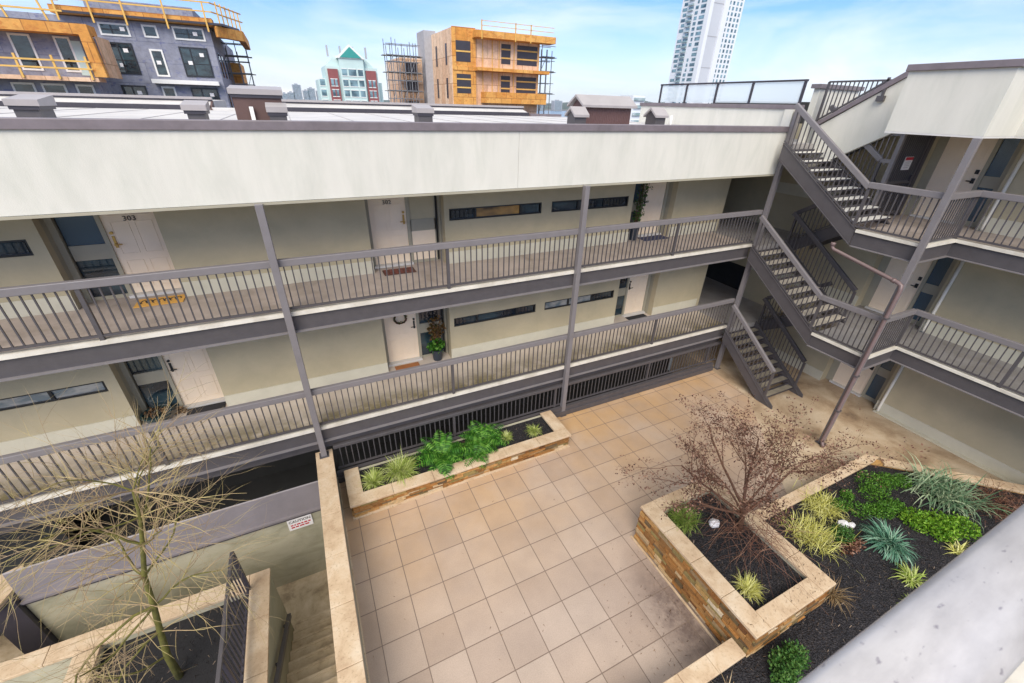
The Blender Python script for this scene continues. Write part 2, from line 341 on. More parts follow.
M['city'] = simple('haze paled distant buildings', (0.32, 0.34, 0.38), 0.8, var=0.1, scale=.02)  # lightened colour does part of the distance haze
M['hill'] = simple('wooded hills', (0.045, 0.07, 0.05), 0.9, var=0.3, scale=.01)
M['ground'] = simple('city ground', (0.12, 0.12, 0.11), 0.9, var=0.2, scale=.02)
def water():
    t = NT('inlet water'); t.col((0.06, 0.10, 0.12, 1)); t.bump(t.noise(.3, 3), 0.2, 0.3); return t.set(Roughness=0.2)
M['water'] = water()

# ------------------------------------------------------------------ mesh tools
ORG = {}
class MB:
    def __init__(s): s.v, s.f = [], []
    def add(s, vs, fs):
        b = len(s.v); s.v += [Vector(p) for p in vs]; s.f += [tuple(b + i for i in f) for f in fs]; return s
    def box(s, x0, x1, y0, y1, z0, z1):
        if x0 > x1: x0, x1 = x1, x0
        if y0 > y1: y0, y1 = y1, y0
        if z0 > z1: z0, z1 = z1, z0
        return s.add([(x0, y0, z0), (x1, y0, z0), (x1, y1, z0), (x0, y1, z0), (x0, y0, z1), (x1, y0, z1), (x1, y1, z1), (x0, y1, z1)],
                     [(0, 3, 2, 1), (4, 5, 6, 7), (0, 1, 5, 4), (1, 2, 6, 5), (2, 3, 7, 6), (3, 0, 4, 7)])
    def bar(s, p, q, w, h, up=(0, 0, 1)):
        p, q = Vector(p), Vector(q); d = (q - p).normalized(); u = Vector(up)
        sd = d.cross(u)
        if sd.length < 1e-4: sd = d.cross(Vector((0, 1, 0)))
        sd.normalize(); uu = sd.cross(d).normalized(); a, b = sd * w / 2, uu * h / 2
        vs = [p - a - b, p + a - b, p + a + b, p - a + b, q - a - b, q + a - b, q + a + b, q - a + b]
        return s.add(vs, [(0, 3, 2, 1), (4, 5, 6, 7), (0, 1, 5, 4), (1, 2, 6, 5), (2, 3, 7, 6), (3, 0, 4, 7)])
    def prism(s, pts, axis, a, b):
        """polygon pts (2-D) extruded along axis 0/1/2 from a to b"""
        n = len(pts)
        def mk(p, t):
            if axis == 0: return (t, p[0], p[1])
            if axis == 1: return (p[0], t, p[1])
            return (p[0], p[1], t)
        vs = [mk(p, a) for p in pts] + [mk(p, b) for p in pts]
        return s.add(vs, [tuple(range(n))[::-1], tuple(range(n, 2 * n))] + [(i, (i + 1) % n, n + (i + 1) % n, n + i) for i in range(n)])
    def tube(s, pts, rad, n=8, caps=True):
        pts = [Vector(p) for p in pts]
        if not isinstance(rad, (list, tuple)): rad = [rad] * len(pts)
        rings = []; ref = None
        b = len(s.v)
        for i, p in enumerate(pts):
            d = (pts[min(i + 1, len(pts) - 1)] - pts[max(i - 1, 0)])
            d = d.normalized() if d.length > 1e-9 else Vector((0, 0, 1))
            if ref is None or abs(ref.dot(d)) > 0.95:
                ref = Vector((1, 0, 0)) if abs(d.x) < 0.8 else Vector((0, 1, 0))
            a = d.cross(ref).normalized(); c = d.cross(a)
            ref = -c if False else ref
            for k in range(n):
                t = 2 * PI * k / n
                s.v.append(p + (a * math.cos(t) + c * math.sin(t)) * rad[i])
        for i in range(len(pts) - 1):
            for k in range(n):
                k2 = (k + 1) % n
                s.f.append((b + i * n + k, b + i * n + k2, b + (i + 1) * n + k2, b + (i + 1) * n + k))
        if caps:
            s.f.append(tuple(b + k for k in range(n))[::-1]); e = b + (len(pts) - 1) * n
            s.f.append(tuple(e + k for k in range(n)))
        return s
    def lathe(s, cx, cy, prof, n=16):
        b = len(s.v)
        for (r, z) in prof:
            for k in range(n): s.v.append(Vector((cx + r * math.cos(2 * PI * k / n), cy + r * math.sin(2 * PI * k / n), z)))
        for i in range(len(prof) - 1):
            for k in range(n):
                k2 = (k + 1) % n
                s.f.append((b + i * n + k, b + i * n + k2, b + (i + 1) * n + k2, b + (i + 1) * n + k))
        s.f.append(tuple(b + k for k in range(n))[::-1]); e = b + (len(prof) - 1) * n; s.f.append(tuple(e + k for k in range(n)))
        return s
    def build(s, name, mat, parent=None, smooth=False, bevel=0, label=None):
        off = ORG.get(parent.name, Vector()) if parent else Vector()
        me = bpy.data.meshes.new(name); me.from_pydata([tuple(v - off) for v in s.v], [], s.f); me.update()
        o = bpy.data.objects.new(name, me); C.objects.link(o)
        for mm in (mat if isinstance(mat, list) else [mat]): me.materials.append(mm if not isinstance(mm, str) else M[mm])
        if parent: o.parent = parent; ORG[o.name] = off
        if smooth: me.polygons.foreach_set('use_smooth', [True] * len(me.polygons))
        if bevel:
            bv = o.modifiers.new('bevel', 'BEVEL'); bv.width = bevel; bv.segments = 2; bv.limit_method = 'ANGLE'; bv.angle_limit = R(40)
        if label: o['label'] = label
        return o

def tag(o, label, cat, group=None, kind=None):
    o['label'] = label; o['category'] = cat
    if group: o['group'] = group
    if kind: o['kind'] = kind
    return o
def thing(name, label, cat, loc=(0, 0, 0), group=None):
    o = bpy.data.objects.new(name, None); C.objects.link(o); o.location = loc; o.empty_display_size = 0.2
    ORG[o.name] = Vector(loc); return tag(o, label, cat, group)
def struct(o, label=None, cat=None):
    o['kind'] = 'structure'
    if label: o['label'] = label
    if cat: o['category'] = cat
    return o
def text_mb(txt, size, origin, ux, uy, depth=0.004, font_scale=1.0):
    cu = bpy.data.curves.new('t', 'FONT'); cu.body = txt; cu.size = size; cu.extrude = depth / 2; cu.align_x = 'CENTER'; cu.align_y = 'CENTER'
    cu.resolution_u = 3
    ob = bpy.data.objects.new('t', cu); C.objects.link(ob)
    dg = bpy.context.evaluated_depsgraph_get(); me = bpy.data.meshes.new_from_object(ob.evaluated_get(dg))
    ux, uy = Vector(ux), Vector(uy); uz = ux.cross(uy); mb = MB(); org = Vector(origin)
    mb.add([org + ux * v.co.x * font_scale + uy * v.co.y + uz * v.co.z for v in me.vertices], [tuple(p.vertices) for p in me.polygons])
    bpy.data.objects.remove(ob); bpy.data.meshes.remove(me); bpy.data.curves.remove(cu)
    return mb

def holes(mb, plane_axis, a, b, u0, u1, z0, z1, hs):
    """wall of thickness a..b on plane_axis ('y' or 'x') from u0..u1, z0..z1 with rectangular holes (u0,u1,z0,z1)"""
    us = sorted({u0, u1, *[h[0] for h in hs], *[h[1] for h in hs]}); us = [u for u in us if u0 <= u <= u1]
    for i in range(len(us) - 1):
        ua, ub = us[i], us[i + 1]; uc = (ua + ub) / 2
        cuts = sorted([(h[2], h[3]) for h in hs if h[0] < uc < h[1]])
        z = z0
        spans = []
        for (c0, c1) in cuts:
            if c0 > z: spans.append((z, c0))
            z = max(z, c1)
        if z < z1: spans.append((z, z1))
        for (s0, s1) in spans:
            if plane_axis == 'y': mb.box(ua, ub, a, b, s0, s1)
            else: mb.box(a, b, ua, ub, s0, s1)
    return mb

# ------------------------------------------------------------------ railings
def guard(root, a, b, top, bot, post_t, rail=(0.10, 0.13), bal=0.021, step=0.128, mat_r='metal_lite', mat_b='metal', post_w=0.06, end_lo=None, brail=(0.04, 0.04), nb_skip=False):
    """balustrade from base line a to b; vertical balusters; parts under root"""
    a, b = Vector(a), Vector(b); L = Vector((b.x - a.x, b.y - a.y, 0)).length
    up = Vector((0, 0, 1))
    dirn = (b - a).normalized()
    MB().bar(a + up * (top - rail[1] / 2), b + up * (top - rail[1] / 2), rail[0], rail[1]).build('top_rail', mat_r, root, bevel=0.012)
    MB().bar(a + up * bot, b + up * bot, brail[0], brail[1]).build('bottom_rail', mat_b, root)
    for t in post_t:
        p = a.lerp(b, t); MB().box(p.x - post_w / 2, p.x + post_w / 2, p.y - post_w / 2, p.y + post_w / 2, p.z + 0.003, p.z + top - rail[1] * 0.8).build('post', mat_b, root)
    ts = sorted(set([0.0] + list(post_t) + [1.0]))
    for i in range(len(ts) - 1):
        l = (ts[i + 1] - ts[i]) * L; n = max(1, round(l / step)); mb = MB()
        for k in range(1, n):
            p = a.lerp(b, ts[i] + (ts[i + 1] - ts[i]) * k / n)
            mb.box(p.x - bal / 2, p.x + bal / 2, p.y - bal / 2, p.y + bal / 2, p.z + bot + brail[1] * .3, p.z + top - rail[1] * 0.8)
        if n > 1: mb.build('baluster_panel', mat_b, root)

# ================================================================== GROUND AND FAR SETTING
mb = MB(); mb.add([(-4000, -400, -12.4), (4000, -400, -12.4), (4000, 5200, -12.4), (-4000, 5200, -12.4)], [(0, 1, 2, 3)])
struct(mb.build('ground', 'ground'))
mb = MB(); mb.add([(-3900, 520, -12.2), (3900, 520, -12.2), (3900, 1900, -12.2), (-3900, 1900, -12.2)], [(0, 1, 2, 3)])
struct(mb.build('water', 'water'))
# hills behind the inlet
mb = MB(); n = 120; prev = None
rows = []
for i in range(n + 1):
    x = -2600 + i * 55
    hgt = 10 + 75 * max(0, mnoise.noise(Vector((x * 0.0013, 3.1, 0)))) + 40 * max(0, (x - 500) / 1800) + 14 * mnoise.noise(Vector((x * .006, 1.3, 0)))
    hgt = max(6, hgt)
    rows.append([(x, 2900, -12.5), (x, 3080, -12 + hgt * .6), (x, 3300, -12 + hgt), (x, 3800, -12.5)])
for rr in rows: mb.v += [Vector(p) for p in rr]
for i in range(n):
    for j in range(3): mb.f.append((i * 4 + j, (i + 1) * 4 + j, (i + 1) * 4 + j + 1, i * 4 + j + 1))
struct(mb.build('hills', 'hill', smooth=True))
# skyline
rnd = random.Random(5)
sk = [(15, 24, 22), (38, 24, 26), (62, 30, 52), (92, 22, 34), (112, 26, 42), (141, 24, 35), (170, 22, 26), (-12, 22, 20), (196, 26, 30), (228, 22, 22), (1130, 40, 24), (1230, 46, 30)]
words = ['low pale block at the left of the distant skyline', 'second low pale block on the distant skyline', 'tallest blue grey tower of the distant skyline',
         'short slim block right of the tallest skyline tower', 'second tallest tower of the distant skyline', 'mid height pale tower on the distant skyline beside the condo',
         'low distant block left of the teal gabled condo', 'lowest far left block of the distant skyline', 'far block hidden beside the teal gabled condo', 'far low block behind the teal gabled condo',
         'small distant block right of the timber building', 'wider distant block right of the timber building']
for (x, w, h), lab in zip(sk, words):
    t = thing('skyline_building', lab, 'building', (x, 2050, -12.3), 'distant buildings across the inlet')
    hh = h + 12
    MB().box(x - w / 2, x + w / 2, 2050, 2080, -12.3, -12.3 + hh).box(x - w / 5, x + w / 6, 2056, 2070, -12.3 + hh, -12.3 + hh + 4).build('wall', 'city', t)
    wm = MB()
    for k in range(int(hh / 4)):
        wm.box(x - w * .42, x + w * .42, 2049.6, 2050, -10 + k * 4, -8.4 + k * 4)
    wm.build('window_band', 'glass_far', t)

# ================================================================== PATIO GROUND
tile_poly = [(-0.5, -3.0), (4.95, -3.0), (9.05, 3.22), (10.39, 4.86), (11.72, 6.46), (11.9, 8.05), (-0.5, 8.05)]
mb = MB(); mb.prism(tile_poly, 2, -2.9, 0.0); struct(mb.build('patio_paving', 'tiles'))
con_poly = [(4.95, -3.0), (15.3, -3.0), (15.3, 9.79), (11.9, 9.79), (11.9, 8.05), (11.72, 6.46), (10.39, 4.86), (9.05, 3.22)]
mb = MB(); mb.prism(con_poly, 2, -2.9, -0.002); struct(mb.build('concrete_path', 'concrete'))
# pale joint strip between tiles and concrete
# sunken court on the left
mb = MB(); mb.box(-14, -0.82, -3, 6.4, -2.6, -2.402); mb.box(-14, -0.82, 6.4, 10.2, -2.6, -2.4); struct(mb.build('lower_court_floor', 'stairconc'))

# ================================================================== MAIN BUILDING (long wing)
B = thing('apartment_building', 'long three storey cream walk-up apartment wing with flat roof and outdoor walkways', 'building', (3, 9.8, 0))
FY = 9.8; DY = 10.18
FL = {3: 4.45, 2: 1.65}
bays = [(-4.13, -2.49), (1.2, 2.96), (8.62, 10.26), (-11.6, -9.96)]
wins = [(3.08, 5.6), (5.9, 8.45), (-6.84, -4.33), (-9.66, -7.14)]
for lv, z0 in FL.items():
    z1 = z0 + (2.42 if lv == 3 else 2.42)
    wz0, wz1 = (5.51, 5.79) if lv == 3 else (2.64, 2.90)
    hs = [(a, b, z0 - 1, z1 + 1) for a, b in bays] + [(a, b, wz0, wz1) for a, b in wins]
    mb = MB(); holes(mb, 'y', FY, FY + 0.2, -13, 12.35, z0, z1, hs)
    mb.build('wall', 'wall', B)
    # base band either side of bays
    mb = MB(); edges = [-13.0] + [v for ab in sorted(bays) for v in ab] + [12.35]
    for i in range(0, len(edges), 2): mb.box(edges[i], edges[i + 1], FY - 0.022, FY, z0 + 0.002, z0 + (0.30 if lv == 3 else 0.32))
    mb.build('base_band', 'band', B)
    # recess walls
    for a, b in bays:
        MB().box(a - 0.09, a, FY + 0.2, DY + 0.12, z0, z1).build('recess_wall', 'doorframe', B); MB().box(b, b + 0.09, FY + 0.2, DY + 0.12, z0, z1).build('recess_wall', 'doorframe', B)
    # windows
    for wi, (a, b) in enumerate(wins):
        fr = MB(); t = 0.035
        fr.box(a, b, FY + 0.02, FY + 0.09, wz0, wz0 + t).box(a, b, FY + 0.02, FY + 0.09, wz1 - t, wz1).box(a, a + t, FY + 0.02, FY + 0.09, wz0 + t, wz1 - t).box(b - t, b, FY + 0.02, FY + 0.09, wz0 + t, wz1 - t)
        ms = [a + (b - a) * k for k in (((0.27, 0.76) if wi == 0 else (0.33, 0.67)) if wi < 2 else (0.32, 0.66))]
        for mxx in ms: fr.box(mxx - 0.025, mxx + 0.025, FY + 0.02, FY + 0.09, wz0 + t, wz1 - t)
        w = fr.build('window', 'winframe', B)
        gm = 'glass'
        if lv == 3 and wi == 0: gm = 'glass_warm'
        if lv == 2 and wi in (1, 2): gm = 'glass_blind'
        xs_ = [a + t] + ms + [b - t]
        for pi in range(3):
            pm = gm
            if gm == 'glass_warm' and pi != 1: pm = 'glass'
            if gm == 'glass_blind' and pi == 2 and wi == 1: pm = 'glass'
            MB().box(xs_[pi] + .026, xs_[pi + 1] - .026, FY + 0.055, FY + 0.07, wz0 + t, wz1 - t).build('pane', pm, w)
    # interior backing behind everything
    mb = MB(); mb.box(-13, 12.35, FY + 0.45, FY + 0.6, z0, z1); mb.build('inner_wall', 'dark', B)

def door_bay(lv, x_d0, x_d1, x_s0, x_s1, side, num=None, glassy=True):
    """door leaf, frame, sidelight at DY. side 'l': sidelight left of door"""
    z0 = FL[lv]; zt = z0 + 2.04
    f = MB(); y0, y1 = DY - 0.03, DY + 0.08
    lo, hi = min(x_d0, x_s0), max(x_d1, x_s1)
    for x in (x_d0, x_d1): f.box(x - 0.035, x + 0.035, y0, y1, z0 + 0.05, zt)
    f.box(lo - 0.1, lo - 0.001 if x_s0 < x_d0 else lo - 0.035, y0, y1, z0, z0 + 2.4)
    f.box(lo - .1, hi + .14, y0, y1, zt, z0 + 2.42)
    f.box(hi + 0.035, hi + 0.14, y0, y1, z0, zt)
    D = f.build('door', 'doorframe', B)
    leaf = MB(); a, b = x_d0 + 0.035, x_d1 - 0.035
    leaf.box(a, b, DY + 0.01, DY + 0.06, z0 + 0.06, zt)
    w = b - a
    for cx0, cx1 in ((a + .12 * w, a + .45 * w), (a + .55 * w, a + .88 * w)):
        for pz0, pz1 in ((0.18, 0.72), (0.85, 1.45), (1.56, 1.86)):
            leaf.box(cx0, cx1, DY + 0.002, DY + 0.01, z0 + pz0, z0 + pz0 + 0.012); leaf.box(cx0, cx1, DY + 0.002, DY + 0.01, z0 + pz1 - 0.012, z0 + pz1)
            leaf.box(cx0, cx0 + 0.012, DY + 0.002, DY + 0.01, z0 + pz0 + .012, z0 + pz1 - .012); leaf.box(cx1 - 0.012, cx1, DY + 0.002, DY + 0.01, z0 + pz0 + .012, z0 + pz1 - .012)
    leaf.build('door_leaf', 'door', D)
    MB().box(a - 0.05, b + 0.05, DY - 0.12, DY + 0.06, z0 + 0.003, z0 + 0.055).build('threshold', 'trim', D)
    hx = (a + 0.07) if side == 'l' else (b - 0.07)
    hd = MB(); hd.box(hx - 0.02, hx + 0.02, DY - 0.012, DY + 0.01, z0 + 0.98, z0 + 1.20)
    hd.tube([(hx, DY - 0.01, z0 + 1.05), (hx, DY - 0.07, z0 + 1.05)], 0.018, 8); hd.tube([(hx, DY - 0.06, z0 + 1.05), (hx + (0.1 if side == 'l' else -0.1), DY - 0.06, z0 + 1.05)], 0.012, 8)
    hd.tube([(hx, DY - 0.03, z0 + 1.26), (hx, DY + 0.0, z0 + 1.26)], 0.028, 10)
    hd.build('door_handle', 'brass' if lv == 3 and x_d0 < 5 else 'rubber', D)
    if num:
        text_mb(num, 0.125, ((a + b) / 2, DY - 0.006, z0 + 1.50), (1, 0, 0), (0, 0, 1), 0.01, 1.1).build('door_number', 'ink', D)
    # sidelight
    sm = {3: 'glass_obscure', 2: 'glass'}[lv]
    sa, sb = x_s0 + 0.03, x_s1 - 0.03
    S = MB().box(sa, sb, DY, DY + 0.05, z0 + 0.79, z0 + 1.07).build('sidelight', 'doorframe', B)
    MB().box(sa, sb, DY, DY + 0.05, z0 + 0.0, z0 + 0.07).build('sill_rail', 'doorframe', S); MB().box(sa, sb, DY, DY + 0.05, zt - .04, zt).build('head_rail', 'doorframe', S)
    MB().box(sa, sb, DY + 0.0505, DY + 0.06, z0, zt).build('backing', 'doorframe', S)
    if glassy:
        MB().box(sa, sb, DY + 0.02, DY + 0.035, z0 + 0.07, z0 + 0.79).build('pane', 'glass' if lv == 3 else 'glass', S)
        MB().box(sa, sb, DY + 0.02, DY + 0.035, z0 + 1.07, zt - .04).build('pane', sm, S)
    else:
        MB().box(sa, sb, DY + 0.01, DY + 0.035, z0 + 0.07, z0 + 0.79).build('panel', 'door', S)
        MB().box(sa, sb, DY + 0.01, DY + 0.035, z0 + 1.07, zt - .04).build('panel', 'wall', S)
        MB().box(sa + .002, sa + .03, DY + 0.0, DY + 0.01, z0 + 0.07, zt - .04).box(sb - .03, sb - .002, DY, DY + 0.01, z0 + .07, zt - .04).build('edge_trim', 'doorframe', S)
for lv in (3, 2):
    door_bay(lv, -3.42, -2.52, -4.03, -3.42, 'l', '303' if lv == 3 else None)
    door_bay(lv, 1.27, 2.18, 2.18, 2.88, 'r', '302' if lv == 3 else None, glassy=(lv == 2))
    door_bay(lv, 9.30, 10.20, 8.72, 9.30, 'l')
    door_bay(lv, -10.9, -10.0, -11.5, -10.9, 'l')

# slabs, kerbs, fascia beams
for lv, z0 in FL.items():
    wm = 'walk' if lv == 3 else 'walk_low'
    MB().box(-13, 12.17, 8.29, 10.3, z0 - 0.16, z0).build('walkway_slab', wm, B)
    MB().box(12.17, 15.3, 8.0, 13.6, z0 - 0.16, z0 - 0.002).build('walkway_slab', 'walk_grey', B)
    MB().box(-13, 12.12, 8.16, 8.29, z0 - 0.055, z0 + 0.02).build('kerb_strip', 'kerb', B)
    bm_ = MB().box(-13, 12.1, 8.215, 8.26, z0 - 0.38, z0 - 0.056)
    MB().box(-13, 12.1, 8.15, 8.30, z0 - 0.405, z0 - 0.38).build('beam_flange', 'metal_lite', B)
    bm_.build('fascia_beam', 'metal', B)
    # soffit beneath slab
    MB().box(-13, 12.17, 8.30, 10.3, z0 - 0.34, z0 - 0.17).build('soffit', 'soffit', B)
# parapet wall in front of the roof
pb = MB(); xs = [-13, -4.6, 4.08, 12.14]
for i in range(3): pb.box(xs[i] + (0.006 if i else 0), xs[i + 1], 8.20, 8.38, 6.47, 7.53)
pb.box(-13, 12.14, 8.215, 8.38, 6.46, 7.53)
pb.build('parapet', 'parapet', B)
MB().box(-13, 12.13, 8.17, 8.40, 6.425, 6.46).build('drip_edge', 'doorframe', B)
MB().box(-13, 12.3, 8.16, 8.46, 7.53, 7.66).build('parapet_cap', 'cap', B, bevel=0.008)
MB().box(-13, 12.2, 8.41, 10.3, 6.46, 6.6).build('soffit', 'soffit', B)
# roof mass
MB().box(-13, 12.35, 8.38, 20.1, 6.9, 7.50).box(-13, 12.35, 10.5, 20.1, -2.9, 6.9).box(-13, 12.35, 9.8, 20.1, 6.6, 6.9).build('building_core', 'dark', B)
MB().box(-13, 12.30, 8.46, 20.1, 7.5, 7.515).build('roof', 'roof', B)
rs = MB()
for k in range(18): rs.box(-12.5 + k * 1.4, -12.485 + k * 1.4, 8.5, 20, 7.516, 7.524)
rs.build('roof_seams', 'ventmetal', B)
# raised far roof sections
for (a, b) in ((-13, -2.35), (-0.5, 10.5)):
    U = MB().box(a, b, 20.12, 20.3, 7.3, 7.66).build('upper_roof', 'metal_dark', B)
    MB().prism([(20.31, 7.3), (20.31, 7.665), (20.9, 7.80), (26, 7.80), (26, 7.3)], 0, a, b).build('roof_slope', 'roof', U)
    MB().box(a - 0.05, b + 0.05, 20.80, 20.86, 7.79, 7.84).build('roof_edge_shadow', 'metal_dark', U)
    MB().box(a - 0.05, b + 0.05, 20.78, 21.0, 7.84, 7.92).build('roof_edge', 'capstone' if False else 'ventmetal', U)
    MB().prism([(20.0, 7.5), (20.3, 7.66), (20.9, 7.82), (20.9, 7.3), (20.0, 7.3)], 0, b, b + .06).build('gable_end', 'rust', U)
MB().box(-2.3, -0.5, 20.12, 20.3, 7.3, 7.60).build('roof_kerb', 'trim', B)
MB().box(10.57, 12.3, 20.12, 20.3, 7.3, 7.62).build('roof_kerb', 'cap', B)

# basement opening under the walkway (garage)
G = MB(); G.box(-13, 12.3, 15.8, 16, -2.9, 1.27).box(12.1, 12.3, 8.3, 15.8, -2.9, 1.27)
G.box(-13, 12.1, 10.32, 15.8, 1.0, 1.27)
Gm = MB().box(-13, 11.9, 8.4, 8.5, -2.9, -2.6)
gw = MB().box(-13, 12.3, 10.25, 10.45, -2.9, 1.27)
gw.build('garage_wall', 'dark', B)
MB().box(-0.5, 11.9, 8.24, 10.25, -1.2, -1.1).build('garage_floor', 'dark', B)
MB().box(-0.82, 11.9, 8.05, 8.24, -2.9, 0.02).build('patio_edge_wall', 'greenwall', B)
MB().box(-0.5, 11.88, 8.02, 8.20, 0.022, 0.17).box(-0.5, 11.88, 8.06, 8.16, 0.17, 0.30).build('edge_beam', 'metal', B)
# second beam under the walkway and continuing left
MB().box(-13, 12.1, 8.30, 8.36, 1.0, 1.16).box(-13, 12.1, 8.28, 8.40, 0.985, 1.0).build('lower_beam', 'metal_dark' if False else 'metal', B)
# left sunken court wall with mauve flashing
MB().box(-6.05, -0.82, 7.70, 7.90, -2.4, -0.22).build('court_wall', 'greenwall', B)
MB().prism([(7.64, -0.22), (7.64, -0.17), (7.70, -0.17), (7.78, 0.50), (7.80, 0.52), (7.80, -0.22)], 0, -6.05, -0.82).build('wall_flashing', 'flash', B)
MB().box(-6.05, -0.83, 7.66, 7.70, -0.27, -0.225).build('flashing_drip', 'metal_dark', B)
MB().box(-6.05, -0.82, 7.92, 7.96, -2.4, 0.3).build('garage_wall', 'dark', B)
MB().box(-13, -0.82, 7.97, 10.25, -1.2, -1.1).build('garage_floor', 'dark', B)
MB().box(-13, -6.05, 9.4, 9.6, -2.4, 1.27).build('garage_wall', 'dark', B)

# breezeway beyond x = 12.35
for lv, z0 in FL.items():
    z1 = z0 + 2.42
    z1 = z0 + 2.63
    MB().box(12.352, 12.5, 9.8, 13.6, z0, z1).build('breezeway_wall', 'wall', B)
    MB().box(12.5, 15.3, 13.4, 13.6, z0, z1).build('breezeway_wall', 'wall', B)
    MB().box(12.9, 13.8, 13.36, 13.4, z0, z0 + 2.03).build('breezeway_door', 'winframe', B)
MB().box(11.9, 15.3, 9.8, 9.95, 0.0, 1.45).build('breezeway_wall', 'wall', B)
# M4 deck above breezeway, side wall with coping
MB().box(12.3, 15.3, 8.0, 15, 7.07, 7.25).build('deck_slab', 'walk_grey', B)
MB().box(12.22, 12.36, 8.22, 14.3, 7.52, 8.06).build('deck_parapet', 'parapet', B)
MB().box(12.14, 12.221, 8.2, 8.45, 6.47, 8.06).box(12.221, 12.36, 8.2, 8.219, 6.47, 8.06).build('deck_parapet_end', 'parapet', B)
MB().box(12.18, 12.42, 8.12, 14.35, 8.06, 8.17).build('deck_cap', 'cap', B, bevel=0.01)

# steel columns
for x, zt, zb, lab in ((-0.66, 6.46, 0.93, 'slim mauve steel column standing on the end of the low coping wall'),
                       (5.74, 6.46, 0.0, 'slim mauve steel column in the middle of the long walkway front'),
                       (12.18, 8.05, 0.0, 'slim mauve steel column where the long walkway meets the stairs')):
    t = thing('steel_column', lab, 'column', (x, 8.12, zb), 'steel columns of the walkways')
    MB().box(x - 0.06, x + 0.06, 8.04, 8.16, zb + 0.012, zt).build('shaft', 'metal_lite', t, bevel=0.006)
    MB().box(x - 0.10, x + 0.10, 8.0, 8.2, zb, zb + 0.012).build('base_plate', 'metal', t)

# railings along the long wing
def run_guard(name, label, x0, x1, z, posts, **k):
    t = thing(name, label, 'railing', (x0, 8.2, z), 'balustrades along the long wing')
    guard(t, (x0, 8.2, z), (x1, 8.2, z), **k, post_t=[(p - x0) / (x1 - x0) for p in posts])
run_guard('balcony_railing', 'mauve steel railing along the upper walkway in front of doors 302 and 303', -13, 12.1, 4.47, [-9.6, -7.0, -3.36, -0.66, 2.5, 5.74, 8.9], top=1.02, bot=0.075)
run_guard('balcony_railing', 'mauve steel railing along the lower walkway below door 302', -13, 12.1, 1.67, [-9.6, -7.0, -3.36, -0.66, 2.48, 5.74, 8.85], top=1.0, bot=0.075)
run_guard('patio_edge_railing', 'low dark steel railing between the patio and the dark garage void', -0.45, 12.1, 0.302, [2.45, 5.5, 8.95, 11.6], top=0.75, bot=0.04, rail=(0.09, 0.09), mat_r='metal')

